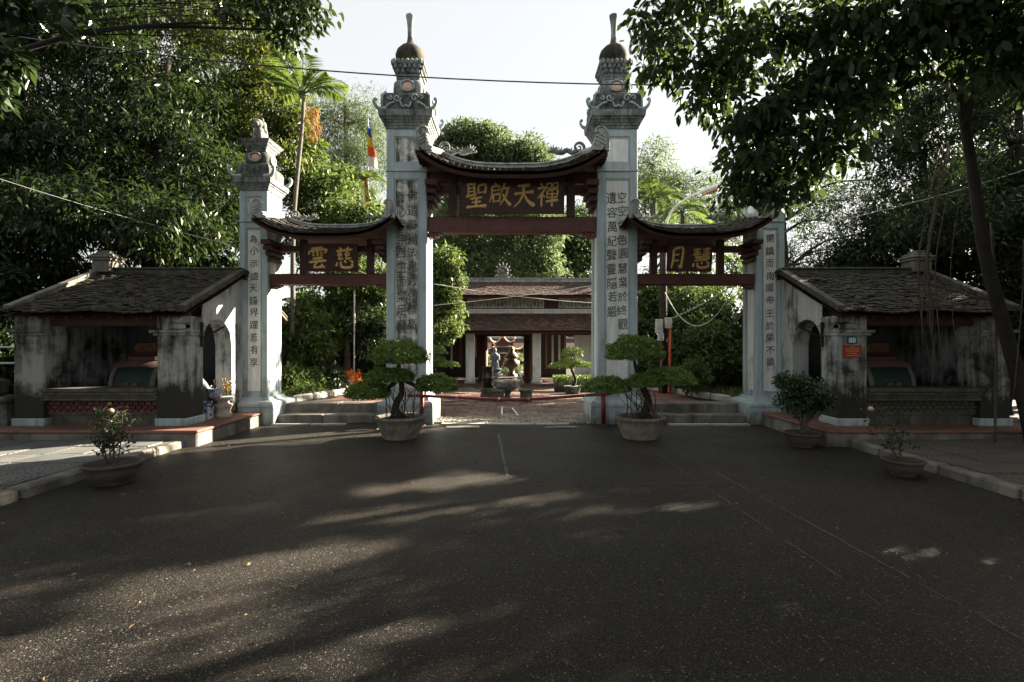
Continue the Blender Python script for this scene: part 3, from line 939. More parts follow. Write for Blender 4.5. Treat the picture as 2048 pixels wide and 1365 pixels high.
def canopy(cx, hwe, hwr, ze, zr, lift, ye, yr, label, scale, beam, posts, upper, braces):
    """hwe/hwr half widths at eave and ridge; lift: how far the corners rise"""
    root = empty('gate_canopy', (cx, yr, ze), label, 'gate roof', 'tiled roofs of the gate')
    def curve(u): return abs(u) ** 3.2
    def S(u, v, back=False):
        hw = hwe + (hwr - hwe) * v
        y = ye + (yr - ye) * v
        if back: y = 2 * yr - y
        l = lift * curve(u) * (1 - 0.45 * v)
        fl = 0.10 * scale * abs(u) ** 4 * (1 - v)
        return Vector((cx + u * hw, y - (fl if not back else -fl), ze + (zr - ze) * (v ** 1.12) + l))
    def side(s, v, q):                       # side slope between the two hips
        a = S(s, v); b_ = S(s, v, True)
        p = a.lerp(b_, q)
        p.z -= 0.10 * scale * math.sin(PI * q) * (1 - v)
        return p
    NU, NV = 24, 6
    m = MB()
    def grid(f, nu, nv, dz):
        b0 = len(m.v)
        for j in range(nv + 1):
            for i in range(nu + 1):
                p = f(i / nu, j / nv); m.v.append((p.x, p.y, p.z + dz))
        for j in range(nv):
            for i in range(nu):
                a = b0 + j * (nu + 1) + i
                m.f.append((a, a + 1, a + nu + 2, a + nu + 1))
    for dz in (0.0, -0.05 * scale):
        grid(lambda a, b_: S(a * 2 - 1, b_), NU, NV, dz)
        grid(lambda a, b_: S(a * 2 - 1, b_, True), NU, NV, dz)
        for s in (-1, 1):
            grid(lambda a, b_: side(s, b_, a), 6, NV, dz)
    m.build('roof_boards', M['redwood_dark'], root, True)
    # tiles
    lay_tiles(root, lambda u, v: S(u, v), -1, 1, 8 if scale > .9 else 7, 0.115, CAN_TILE, 300)
    bk = MB()
    lay_tiles(root, lambda u, v: S(u, v, True), -1, 1, 6, 0.125, CAN_TILE, 0)
    for s in (-1, 1):
        lay_tiles(root, lambda u, v: side(s, v, u), 0, 1, 6, 0.125, CAN_TILE, 0)
    # eave board and rafters
    m = MB()
    P = [S(-1 + 2 * k / 30, 0.02) + Vector((0, 0.02, -0.065 * scale)) for k in range(31)]
    m.tube(P, 0.045 * scale, 4)
    m.build('eave_board', M['redwood_dark'], root)
    nr = 17 if scale > .9 else 13
    for k in range(nr):
        u = -0.94 + 1.88 * k / (nr - 1)
        m = MB()
        m.tube([S(u, v) + Vector((0, 0, -0.085 * scale)) for v in (0.03, .3, .6, .92)], 0.032 * scale, 4)
        m.build('rafter', M['redwood_dark'], root)
    # ridge and hips of white masonry
    m = MB()
    top = [S(-1 + 2 * k / 30, 1.0) for k in range(31)]
    hh = 0.095 * scale
    m.rings([[p + Vector((0, -.07 * scale, -.03)), p + Vector((0, -.075 * scale, hh * .62)), p + Vector((0, -.10 * scale, hh * .68)), p + Vector((0, -.09 * scale, hh)), p + Vector((0, .09 * scale, hh)), p + Vector((0, .10 * scale, hh * .68)), p + Vector((0, .075 * scale, hh * .62)), p + Vector((0, .07 * scale, -.03))] for p in top])
    m.build('ridge', M['carving'], root)
    for s in (-1, 1):
        for back in (False, True):
            m = MB()
            P = [S(s, 1 - k / 8 * 0.98, back) + Vector((0, 0, 0.07 * scale)) for k in range(9)]
            n = len(P)
            m.tube(P, [.062 * scale] * n, 7, 1.2)
            m.build('hip_ridge', M['carving'], root, True)
            # leaf-shaped finial standing on the eave corner, curling in at the top
            o0 = P[-1] + Vector((0, .03 if not back else -.03, -.06 * scale))
            prof = [(.02, -.06), (.035, .12), (.02, .25), (-.02, .34), (-.09, .395), (-.16, .39), (-.215, .345), (-.225, .285), (-.185, .265), (-.165, .30), (-.14, .27), (-.20, .215), (-.15, .20), (-.215, .145), (-.165, .13), (-.235, .08), (-.20, .055), (-.28, .015), (-.27, -.05)]
            prof = [(a_ * scale * s, b_ * scale * .96) for a_, b_ in prof]
            q = len(prof)
            m = MB()
            ty = .05 * scale
            vs = [(o0.x + a_, o0.y - ty, o0.z + b_) for a_, b_ in prof] + [(o0.x + a_, o0.y + ty, o0.z + b_) for a_, b_ in prof]
            m.add(vs, [tuple(range(q)), tuple(range(q, 2 * q))[::-1]] + [(k, (k + 1) % q, q + (k + 1) % q, q + k) for k in range(q)])
            m.tube([(o0.x + a_ * .93, o0.y - ty, o0.z + b_ * .98) for a_, b_ in prof[:8]], .022 * scale, 5)
            for zq in (.09, .16, .23):
                m.tube([(o0.x - s * .03 * scale, o0.y - ty - .004, o0.z + (zq - .05) * scale), (o0.x - s * .09 * scale, o0.y - ty - .006, o0.z + (zq - .01) * scale), (o0.x - s * .15 * scale, o0.y - ty - .004, o0.z + (zq + .02) * scale)], .014 * scale, 5)
            m.build('corner_finial', M['carving'], root)
    # beams below
    for bm in beam:
        (x0, x1, z0, z1, yy, dd, nm) = bm
        m = MB(); m.b(x0, x1, yy, yy + dd, z0, z1, 0.015)
        o = m.build(nm, M['redwood'], root)
        if nm == 'main_beam':
            for s, xe in ((-1, x0), (1, x1)):
                q = MB()
                L = 0.26 * scale
                xi = xe - s * L
                for a, b_, h in ((0, .45, .10), (.45, .75, .075), (.75, 1.0, .035)):
                    q.b(xe - s * L * a, xe - s * L * b_, yy + .01, yy + dd - .01, z0 - h * scale, z0 - .001, 0.008)
                q.build('corbel', M['redwood'], o)
    for (x, w, z0, z1, yy) in posts:
        m = MB(); m.b(x - w / 2, x + w / 2, yy, yy + .13, z0, z1, 0.01); m.build('post', M['redwood_dark'], root)
    # carved brackets under the corners
    for (x, s) in braces:
        m = MB()
        z1 = ze - .02
        for k in range(4):
            m.b(x, x - s * (.25 - .05 * k) * scale, yr - .24 - .12 * (3 - k) * scale, yr + .24, z1 - .12 * (k + 1) * scale, z1 - .12 * k * scale - .012, .012)
        m.build('bracket', M['redwood_dark'], root)
    return root, S

def dragon(root_canopy_S, u, s, scale, label):
    p = root_canopy_S(u, 1.0) + Vector((0, 0, .14 * scale))
    r = empty('ridge_dragon', p, label, 'roof ornament', 'dragon ornaments on the gate roofs')
    m = MB()
    # body lies along the ridge, head towards the middle (-s), tail curls up at the outside
    pts = [(p.x - s * .34 * scale, p.y, p.z + .10 * scale), (p.x - s * .22 * scale, p.y - .03, p.z + .06 * scale), (p.x - s * .08 * scale, p.y + .03, p.z + .14 * scale), (p.x + s * .06 * scale, p.y - .02, p.z + .06 * scale), (p.x + s * .16 * scale, p.y, p.z + .12 * scale)]
    m.tube(spline(pts, 5), .058 * scale, 7)
    m.build('body', M['dragon'], r, True)
    m = MB()
    hp = Vector((p.x - s * .40 * scale, p.y, p.z + .12 * scale))
    m.ell(hp, (.085 * scale, .06 * scale, .065 * scale)); m.ell(hp + Vector((-s * .09 * scale, 0, -.02 * scale)), (.06 * scale, .045 * scale, .035 * scale))
    for k in range(5):
        a = 0.5 + k * .5
        m.tube([hp, hp + Vector((s * .16 * math.cos(a), (k % 2) * .06 - .03, .15 * math.sin(a))) * scale], [.03 * scale, .006 * scale], 5)
    m.build('head', M['dragon'], r, True)
    m = MB()
    tl = Vector((p.x + s * .20 * scale, p.y, p.z + .20 * scale))
    m.tube(spiral(tl, .15 * scale, 1.6, -PI / 2, s, n=26, shrink=.12), [.045 * scale - .0012 * k * scale for k in range(26)], 6)
    m.build('tail', M['dragon'], r, True)
    m = MB()
    for k in range(9):
        x = p.x - s * (.30 - .06 * k) * scale
        m.tube([(x, p.y, p.z + .10 * scale), (x + s * .05 * scale, p.y + rng.uniform(-.04, .04), p.z + (.17 + .05 * (k % 2)) * scale)], [.03 * scale, .008 * scale], 5)
    m.build('mane', M['dragon'], r, True)

c1, S1 = canopy(0, 1.74, 1.36, 4.72, 5.07, 0.42, 9.42, 10.28, 'wide tiled gate roof between the two tallest pillars', 1.0,
       [(-1.655, 1.655, 3.75, 4.06, 10.06, .24, 'main_beam'), (-1.655, -.95, 4.53, 4.70, 10.10, .18, 'upper_beam'), (.95, 1.655, 4.53, 4.70, 10.10, .18, 'upper_beam'), (-1.655, 1.655, 4.76, 4.96, 10.12, .16, 'purlin')],
       [(-1.16, .16, 4.06, 4.95, 10.06), (1.16, .16, 4.06, 4.95, 10.06)], None, [(-1.655, -1), (1.655, 1)])
dragon(S1, -.86, -1, .85, 'pale dragon with coiled tail on the high roof, beside the blotched pillar')
dragon(S1, .86, 1, .85, 'dark leafy dragon on the high roof, beside the clearly lettered pillar')
sides = []
for s, lab in ((-1, 'small tiled side roof between the lit short pillar and the blotched tall pillar'), (1, 'small tiled side roof with the street lamp showing above it')):
    c = s * 3.46
    bx = sorted((s * 2.465, s * 4.77))
    cS = canopy(c, 1.30, 1.02, 3.58, 3.86, 0.32, 9.42, 10.22, lab, 0.8,
       [(bx[0], bx[1], 2.72, 2.94, 10.06, .2, 'main_beam'), (bx[0], bx[1], 3.38, 3.50, 10.12, .15, 'upper_beam')],
       [(c - .66, .13, 2.94, 3.62, 10.08), (c + .66, .13, 2.94, 3.62, 10.08)], None, [(bx[0], -1), (bx[1], 1)])
    sides.append(cS[1])
dragon(sides[0], -.72, -1, .62, 'bright curled ornament on the side roof, next to the lit short pillar')
dragon(sides[0], .80, 1, .55, 'grey curled ornament on the side roof, next to the blotched tall pillar')
dragon(sides[1], -.80, -1, .55, 'grey curled ornament on the roof by the clearly lettered tall pillar')
dragon(sides[1], .72, 1, .62, 'dark curled ornament on the roof near the pillar behind leaves')

# ---------------------------------------------------------------- sign boards with brush-written characters
H = {}
H['聖'] = [[(8,94,5),(50,95,4)],[(16,92,4),(15,48,4)],[(42,94,4),(43,40,5)],[(16,79,3),(42,80,3)],[(16,65,3),(42,66,3)],[(4,46,5),(52,54,4)],
          [(60,88,4),(59,56,4)],[(60,88,4),(92,90,5),(90,55,5)],[(60,60,3),(90,60,4)],[(22,36,5),(78,40,4)],[(50,38,5),(49,4,5)],[(28,21,4),(72,23,4)],[(6,2,6),(40,4,4),(96,5,7)]]
H['啟'] = [[(26,98,6),(36,90,4)],[(12,86,5),(50,88,4)],[(14,86,4),(13,50,4),(2,22,2)],[(48,88,4),(48,70,4)],[(14,70,3),(48,71,3)],[(20,52,4),(20,20,4)],[(20,52,4),(48,53,4),(46,22,4)],[(20,26,3),(46,26,3)],
          [(72,98,6),(62,74,4),(50,58,2)],[(64,76,4),(94,78,5)],[(86,76,4),(76,46,5),(48,8,2)],[(60,56,3),(76,30,5),(98,6,7)]]
H['天'] = [[(22,88,5),(78,91,6)],[(6,56,6),(50,60,4),(94,62,7)],[(50,88,6),(47,56,5),(30,24,4),(4,3,2)],[(50,56,3),(68,26,6),(98,4,8)]]
H['禪'] = [[(18,98,6),(28,90,4)],[(4,78,4),(38,82,4),(24,58,4),(2,38,2)],[(22,60,5),(22,4,5)],[(26,52,4),(38,42,4)],
          [(46,96,3),(46,76,3)],[(46,96,3),(66,97,3),(65,77,3)],[(46,78,3),(65,78,3)],[(74,96,3),(74,76,3)],[(74,96,3),(94,97,3),(93,77,3)],[(74,78,3),(93,78,3)],
          [(48,68,4),(48,36,4)],[(48,68,4),(92,70,4),(90,37,4)],[(48,54,3),(90,54,3)],[(48,39,3),(90,40,3)],[(40,24,5),(98,28,6)],[(70,68,4),(69,2,5)]]
H['雲'] = [[(20,94,4),(80,96,5)],[(10,80,5),(6,66,3)],[(10,82,4),(92,86,5),(84,68,3)],[(50,94,5),(50,58,5)],[(24,74,3),(36,71,4)],[(24,62,3),(36,60,4)],[(62,75,3),(76,71,4)],[(62,64,3),(76,60,4)],
          [(26,46,5),(74,50,6)],[(6,32,5),(94,36,6)],[(48,34,5),(30,8,4),(76,10,6)],[(66,22,4),(82,2,6)]]
H['慈'] = [[(28,98,5),(38,86,4)],[(72,98,5),(60,86,4)],[(10,82,5),(90,86,5)],[(32,80,4),(18,64,4),(38,60,4)],[(38,72,4),(20,46,4),(44,48,4)],[(68,80,4),(54,64,4),(76,60,4)],[(76,72,4),(56,46,4),(84,48,4)],
          [(14,32,4),(6,14,6)],[(30,36,4),(34,10,6),(66,4,6),(86,10,6),(84,22,3)],[(48,38,4),(58,26,5)],[(74,38,4),(92,26,6)]]
H['日'] = [[(28,92,5),(26,40,6),(18,2,4)],[(28,92,5),(74,95,6),(72,30,6),(66,4,7),(54,14,3)],[(28,64,4),(58,66,4)],[(28,36,4),(56,37,4)]]
H['慧'] = [[(6,90,4),(46,92,4)],[(8,78,3),(44,79,3)],[(4,66,4),(46,68,4)],[(26,98,4),(26,58,4)],[(54,90,4),(96,92,4)],[(56,78,3),(92,79,3)],[(52,66,4),(96,68,4)],[(76,98,4),(76,58,4)],
          [(14,54,4),(84,56,5),(82,38,4)],[(22,47,3),(82,47,3)],[(12,38,4),(82,39,4)],[(14,26,4),(6,8,6)],[(30,28,4),(34,6,6),(66,2,6),(86,8,6),(84,18,3)],[(48,30,4),(56,20,5)],[(74,30,4),(92,18,6)]]

def brush_mesh(ch, wob=2.0):
    r = random.Random(ord(ch))
    m = MB()
    for si, st in enumerate(H[ch]):
        P = spline([(x, y + (x - 50) * .05, w * .92) for x, y, w in st], 7)
        # a heavier press at both ends of the stroke
        n = len(P)
        rings = []
        for i, (x, y, w) in enumerate(P):
            a = P[max(i - 1, 0)]; b_ = P[min(i + 1, n - 1)]
            t = np.array([b_[0] - a[0], b_[1] - a[1]]); t /= (np.linalg.norm(t) + 1e-9)
            k = i / (n - 1)
            w = w * (1 + .25 * math.exp(-(k / .12) ** 2) + .15 * math.exp(-((1 - k) / .12) ** 2)) * (1 + .08 * r.uniform(-1, 1))
            if i in (0, n - 1): w *= .45
            w *= 1.18
            nx, ny = -t[1], t[0]
            z = 2.5 + si * .12
            rings.append([((x + nx * w - 50) / 100, (y + ny * w - 50) / 100, 0), ((x + nx * w * .8 - 50) / 100, (y + ny * w * .8 - 50) / 100, z * .8 / 100), ((x - 50) / 100, (y - 50) / 100, (z + w * .25) / 100),
                          ((x - nx * w * .8 - 50) / 100, (y - ny * w * .8 - 50) / 100, z * .8 / 100), ((x - nx * w - 50) / 100, (y - ny * w - 50) / 100, 0)])
        b0 = len(m.v)
        m.rings(rings, close=False)
        m.f.append(tuple(b0 + j for j in range(5))); e = b0 + (n - 1) * 5
        m.f.append(tuple(e + j for j in range(5))[::-1])
    me = bpy.data.meshes.new('character'); me.from_pydata(m.v, [], m.f); me.materials.append(M['gold']); me.update()
    return me

def signboard(text, cx, z0, z1, w, y, tilt, size, gap, label, start=None):
    root = empty('signboard', (cx, y, z0), label, 'sign', 'lacquered name boards of the gate')
    h = z1 - z0
    rot = Matrix.Rotation(tilt, 3, 'X')
    org = Vector((cx, y, z0))
    m = MB(); m.box(org + rot @ Vector((0, 0, h / 2)), (w, .05, h), .008, rot)
    brd = m.build('board', M['board'], root)
    m = MB()
    for s in (-1, 1):
        m.box(org + rot @ Vector((s * (w / 2 - .012), -.028, h / 2)), (.03, .03, h), .006, rot)
        m.box(org + rot @ Vector((0, -.028, h / 2 + s * (h / 2 - .012))), (w - .06, .03, .03), .006, rot)
    m.build('border', M['redwood_dark'], root)
    n = len(text)
    for k, ch in enumerate(text):
        x = (k - (n - 1) / 2) * gap
        o = bpy.data.objects.new('character', brush_mesh(ch)); COL.objects.link(o)
        o.parent = brd
        A = (rot @ Matrix.Rotation(R(90), 3, 'X')).to_4x4()
        A = A @ Matrix.Scale(size * .98, 4, (1, 0, 0)) @ Matrix.Scale(size * 1.05, 4, (0, 1, 0)) @ Matrix.Scale(size, 4, (0, 0, 1))
        A.translation = org + rot @ Vector((x, -.027, h / 2 + .0)) - world_loc(brd)
        o.matrix_local = A
signboard('聖啟天禪', 0.0, 4.09, 4.80, 2.02, 9.98, R(9), .44, .46, 'wide dark red board with four gold characters over the main opening')
signboard('雲慈', -3.50, 2.97, 3.50, 1.02, 9.98, R(9), .40, .52, 'small dark red board with two gold characters, left side opening')
signboard('日慧', 3.44, 2.97, 3.50, .86, 9.98, R(9), .38, .46, 'small dim board with two faded gold characters, right side opening')

# ---------------------------------------------------------------- the two lodges beside the gate
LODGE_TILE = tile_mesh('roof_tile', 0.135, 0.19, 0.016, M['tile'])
ZP = 0.25                                   # top of the lodge platform
def lodge(s, label, extra):
    X = lambda x: s * x
    root = empty('gate_lodge', (X(6.6), 8.6, 0), label, 'lodge', 'lodges at both sides of the gate')
    def bx(m, x0, x1, *a):
        m.b(*sorted((X(x0), X(x1))), *a)
    # platform
    m = MB(); bx(m, 4.80, 8.4, 7.80, 11.8, -.02, .205, .02)
    m.build('platform', M['concrete'], root)
    m = MB(); bx(m, 4.78, 8.4, 7.78, 9.80, .207, .25, .012)
    m.build('platform_tiles', M['red_tile_floor'], root)
    # front piers with bases and caps
    for x0, x1 in ((5.24, 5.70), (7.53, 8.0)):
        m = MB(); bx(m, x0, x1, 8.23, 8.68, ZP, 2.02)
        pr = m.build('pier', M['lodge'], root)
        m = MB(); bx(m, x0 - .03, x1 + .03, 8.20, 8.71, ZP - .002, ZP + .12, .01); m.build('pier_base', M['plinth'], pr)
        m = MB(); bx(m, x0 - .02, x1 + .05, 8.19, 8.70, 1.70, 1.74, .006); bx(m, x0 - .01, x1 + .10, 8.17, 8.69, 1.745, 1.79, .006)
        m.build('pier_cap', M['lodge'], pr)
    # side wall with the arched doorway, towards the gate
    ztop = lambda y: min(2.02 + (y - 8.30) * .56, 2.02 + (19.75 - y - 8.30) * .56)
    ya, yb, spring = 8.70, 9.60, 1.55
    m = MB()
    ys = [8.68, 8.70] + [ya + (yb - ya) * k / 16 for k in range(1, 17)] + [9.85, 10.4, 11.0, 11.4]
    def arch(y):
        if y <= ya or y >= yb: return None
        c, r = (ya + yb) / 2, (yb - ya) / 2
        return spring + math.sqrt(max(0, r * r - (y - c) ** 2))
    for a, b_ in zip(ys[:-1], ys[1:]):
        op = a >= ya - 1e-6 and b_ <= yb + 1e-6
        za, zb = ((arch(a) or spring), (arch(b_) or spring)) if op else (ZP, ZP)
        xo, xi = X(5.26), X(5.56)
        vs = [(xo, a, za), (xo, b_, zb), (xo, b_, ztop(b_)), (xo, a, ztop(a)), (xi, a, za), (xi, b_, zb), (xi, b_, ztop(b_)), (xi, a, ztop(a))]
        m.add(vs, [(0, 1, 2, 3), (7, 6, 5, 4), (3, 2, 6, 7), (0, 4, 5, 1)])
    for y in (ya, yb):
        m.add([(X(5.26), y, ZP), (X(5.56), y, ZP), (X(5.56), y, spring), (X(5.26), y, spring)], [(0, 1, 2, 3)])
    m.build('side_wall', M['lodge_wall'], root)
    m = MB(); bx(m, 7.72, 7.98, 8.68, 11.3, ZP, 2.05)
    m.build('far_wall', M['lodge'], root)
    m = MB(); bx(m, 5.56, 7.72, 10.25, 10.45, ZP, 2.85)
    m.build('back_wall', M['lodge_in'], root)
    # ledge under the front opening, panel of pierced bricks below it
    m = MB()
    for (y, z0, z1) in ((8.14, .80, .855), (8.18, .745, .798), (8.22, .70, .743), (8.20, .655, .698)):
        bx(m, 5.705, 7.525, y, 8.62, z0, z1, .008)
    m.build('ledge', M['ledge'], root)
    m = MB(); bx(m, 5.705, 7.525, 8.34, 8.60, ZP, .653)
    wall = m.build('low_wall', M['ledge'], root)
    pb = unit_box('brick', (0.085, 0.06, 0.05), 0.006, simple('dark_brick', (0.10, 0.04, 0.032, 1), .9, .3, 12, .3, rnd=.4) if s < 0 else M['ledge'])
    for r_ in range(3):
        for k in range(17):
            piece('brick', pb, wall, (X(5.79 + k * .105 + (.05 if r_ % 2 else 0)), 8.325, .60 - r_ * .062))
    m = MB(); bx(m, 5.705, 7.525, 8.30, 8.40, .42, .46, .006); m.build('moulding', M['ledge'], root)
    # floor inside, lintel and tie beam
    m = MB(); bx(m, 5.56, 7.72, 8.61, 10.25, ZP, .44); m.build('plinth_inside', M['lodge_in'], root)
    m = MB(); bx(m, 5.72, 7.51, 8.34, 8.46, 1.86, 2.02, .01); m.build('lintel', M['redwood_dark'], root)
    # roof: surface from eave to ridge and the back slope
    ze, zr, ye, yr = 2.06, 2.93, 8.06, 9.90
    def S(u, v):
        x = 5.16 + (8.04 - 5.16) * u
        return Vector((X(x), ye + (yr - ye) * v, ze + (zr - ze) * v + .015 * math.sin(x * 5 + v * 3) - .03 * math.sin(PI * v)))
    def Sb(u, v):
        p = S(u, v); p.y = 2 * yr - p.y; return p
    m = MB()
    for f in (S, Sb):
        for dz in (-.005, -.06):
            b0 = len(m.v)
            for j in range(7):
                for i in range(9):
                    p = f(i / 8, j / 6); m.v.append((p.x, p.y, p.z + dz))
            for j in range(6):
                for i in range(8):
                    a = b0 + j * 9 + i; m.f.append((a, a + 1, a + 10, a + 9))
    m.build('roof_deck', M['redwood_dark'], root)
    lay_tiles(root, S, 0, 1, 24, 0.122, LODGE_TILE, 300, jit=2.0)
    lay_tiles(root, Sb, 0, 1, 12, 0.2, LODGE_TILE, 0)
    m = MB()
    for k in range(170):
        p = S(rng.random(), rng.random() ** .8); q = rng.uniform(.012, .05)
        m.ell(p + Vector((0, 0, .035)), (q * rng.uniform(.8, 1.8), q, q * .5), 6, 5)
    m.build('moss_clumps', simple('roof_moss', (.045, .050, .016, 1), .95, .5, 30, .5), root, True)['kind'] = 'stuff'
    m = MB()
    for k in range(150):
        p = S(rng.random(), rng.random()) + Vector((0, 0, rng.uniform(.04, .06))); a_ = rng.uniform(0, 6.3); L_ = rng.uniform(.04, .09)
        d_ = Vector((math.cos(a_), math.sin(a_) * .9, math.sin(a_) * .42)); n_ = Vector((-math.sin(a_), math.cos(a_) * .9, math.cos(a_) * .42 + .2))
        m.add([p - d_ * L_ * .5, p + n_ * L_ * .2, p + d_ * L_ * .5, p - n_ * L_ * .2], [(0, 1, 2, 3)])
    m.build('fallen_leaves', simple('roof_litter', (.12, .075, .035, 1), .9, .5, 5, 0), root)['kind'] = 'stuff'
    for k in range(13):
        u = .04 + .92 * k / 12
        m = MB(); m.tube([S(u, v) + Vector((0, 0, -.09)) for v in (.02, .4, .95)], .03, 4); m.build('rafter', M['redwood_dark'], root)
    # ridge, verge parapets, block at the end of the ridge
    m = MB(); bx(m, 5.2, 7.75, yr - .08, yr + .08, zr - .05, zr + .06, .01); bx(m, 5.2, 7.75, yr - .10, yr + .10, zr + .062, zr + .10, .01)
    m.build('ridge', M['ledge'], root)
    for xv, nm in ((5.20, 'verge'), (7.96, 'verge')):
        m = MB()
        for f in (S, Sb):
            a, b_ = f(0, 0.0), f(0, .97)
            for w, z0, z1 in ((.09, .0, .075), (.12, .077, .105)):
                rs = []
                for p in (a, a.lerp(b_, .5), b_):
                    rs.append([(X(xv) - w / 2, p.y, p.z + z0), (X(xv) + w / 2, p.y, p.z + z0), (X(xv) + w / 2, p.y, p.z + z1), (X(xv) - w / 2, p.y, p.z + z1)])
                m.rings(rs)
        m.build(nm, M['ledge'] if (xv < 6 or s > 0) else M['concrete'], root)
    m = MB()
    for h0, h1, w in ((0, .22, .17), (.222, .27, .20), (.272, .31, .22), (.312, .36, .17), (.362, .42, .10)):
        m.box((X(7.82), yr, zr + .0 + (h0 + h1) / 2), (2 * w, 2 * w, h1 - h0), .01)
    m.build('ridge_block', M['concrete'], root)
    # crumbling corbel where the verge meets the pier
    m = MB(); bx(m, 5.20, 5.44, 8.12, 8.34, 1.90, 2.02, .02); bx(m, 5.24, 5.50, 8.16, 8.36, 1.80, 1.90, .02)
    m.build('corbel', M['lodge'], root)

    # iron bracket on the side wall
    b = empty('lamp_bracket', (X(5.24), 8.62, 1.75), 'bare iron bracket on the lodge wall beside the ' + ('lit doorway with offerings' if s < 0 else 'empty doorway behind the round bush'), 'bracket', 'iron brackets on the lodge walls')
    m = MB(); m.b(*sorted((X(5.20), X(5.235))), 8.60, 8.64, 1.52, 1.93); m.build('plate', M['metal'], b)
    m = MB(); m.tube([(X(5.21), 8.62, 1.66), (X(4.86), 8.66, 1.86)], .016, 6); m.build('arm', M['metal'], b)
    m = MB(); m.tube(spline([(X(5.21), 8.62, 1.88), (X(5.05), 8.64, 1.84), (X(4.88), 8.66, 1.855)], 4), .004, 4); m.build('stay', M['metal'], b)

    # kneeling elephant under an embroidered cloth
    hx, hy, hz = 6.36, 9.18, .43
    e = empty('elephant_statue', (X(hx), hy, hz), extra, 'statue', 'kneeling elephant statues in the lodges')
    sc = bpy.data.meshes.new('body')
    m = MB()
    m.ell((X(hx + .12), hy, hz + .42), (.66, .40, .44), 20, 12)
    m.ell((X(hx - .52), hy - .08, hz + .52), (.30, .27, .33), 16, 10)
    m.ell((X(hx - .46), hy - .02, hz + .78), (.20, .20, .14), 12, 8)
    for sy in (-1, 1):
        m.ell((X(hx - .42), hy + sy * .30, hz + .13), (.30, .13, .14), 12, 8)
        m.ell((X(hx + .55), hy + sy * .30, hz + .16), (.26, .16, .18), 12, 8)
        m.ell((X(hx - .44), hy - .08 + sy * .27, hz + .70), (.17, .06, .27), 12, 8, Matrix.Rotation(-s * .3 * sy, 3, 'Z'))
    m.tube(spline([(X(hx - .70), hy - .08, hz + .50), (X(hx - .88), hy - .10, hz + .34), (X(hx - .90), hy - .12, hz + .14), (X(hx - .80), hy - .14, hz + .06)], 5), [.13 - .0045 * k for k in range(16)], 10)
    o = m.build('body', simple('grey_stucco', (0.120, 0.138, 0.150, 1), .8, .2, 6, .3), e, True)
    md = o.modifiers.new('remesh', 'REMESH'); md.mode = 'VOXEL'; md.voxel_size = .035; md.use_smooth_shade = True
    ms = o.modifiers.new('smooth', 'SMOOTH'); ms.iterations = 6
    m = MB()
    for sy in (-1, 1):
        m.tube(spline([(X(hx - .74), hy - .08 + sy * .12, hz + .42), (X(hx - .86), hy - .09 + sy * .14, hz + .34), (X(hx - .95), hy - .10 + sy * .14, hz + .38)], 4), [.028, .027, .026, .024, .022, .019, .016, .012, .006], 6)
    m.build('tusks', M['white'], e, True)
    # saddle cloth wrapped over the back
    def cloth(u0, u1, a0, a1, off, name, mat, n=10):
        q = MB()
        rs = []
        for i in range(n + 1):
            u = u0 + (u1 - u0) * i / n
            ring = []
            for j in range(n + 1):
                a = a0 + (a1 - a0) * j / n
                k = math.sqrt(max(.05, 1 - (u / .75) ** 2))
                ring.append((X(hx + .12 + u), hy - (.40 + off) * math.cos(a) * (.55 + .45 * k) - .05 * max(0, math.cos(a)), hz + .40 + (.46 + off) * math.sin(a) * (.55 + .45 * k)))
            rs.append(ring)
        q.rings(rs, close=False)
        return q.build(name, mat, e, True)
    cloth(-.40, .40, -.95, 2.6, .035, 'saddle_cloth', simple('green_cloth_paint', (0.006, 0.025, 0.022, 1), .6, .3, 8, .1))
    tr = simple('pale_trim_paint', (0.135, 0.117, 0.086, 1), .7, .2, 10, .1)
    for u in (-.40, .32):
        cloth(u, u + .08, -.97, 1.3, .048, 'cloth_trim', tr)
    cloth(-.44, .44, .72, 1.05, .055, 'cloth_trim', simple('pink_band_paint', (0.108, 0.068, 0.058, 1), .7, .3, 10, .1))
    gd = simple('orange_pattern_paint', (0.153, 0.072, 0.018, 1), .6, .3, 14, .1)
    q = MB()
    yy = hy - .50
    for cx_, cz_, rr in ((0, .33, .10), (-.13, .30, .065), (.13, .30, .065), (-.07, .42, .05), (.07, .42, .05), (.0, .20, .05)):
        q.tube(spiral((X(hx + .12 + cx_), yy + .0, hz + cz_), rr, 1.4, 0, 1, n=14), .022, 5)
    q.build('cloth_emblem', gd, e, True)
    # red saddle seat with a carved gilt back
    rd = simple('red_saddle_paint', (0.060, 0.011, 0.008, 1), .5, .3, 10, .1)
    q = MB(); q.box((X(hx + .10), hy - .02, hz + .88), (.52, .46, .12), .03); q.box((X(hx + .10), hy - .02, hz + .96), (.44, .38, .05), .02)
    q.build('saddle', rd, e)
    q = MB(); q.box((X(hx + .12), hy - .06, hz + 1.05), (.40, .10, .24), .02); sb = q.build('saddle_back', rd, e)
    q = MB()
    for k in range(4):
        q.tube(spiral((X(hx - .02 + .095 * k), hy - .115, hz + 1.03 + .05 * (k % 2)), .055, 1.3, k, 1, n=12), .014, 5)
    q.build('gilt_carving', gd, sb, True)
    return root

lodge(-1, 'mouldy white lodge with offerings in its arched doorway, beside the paved footway', 'grey kneeling elephant with green cloth, inside the lodge with the rose pot in front')
lodge(1, 'dim white lodge with number plate and red plaque on its pier', 'dark grey kneeling elephant under green cloth, inside the lodge with the number plate')

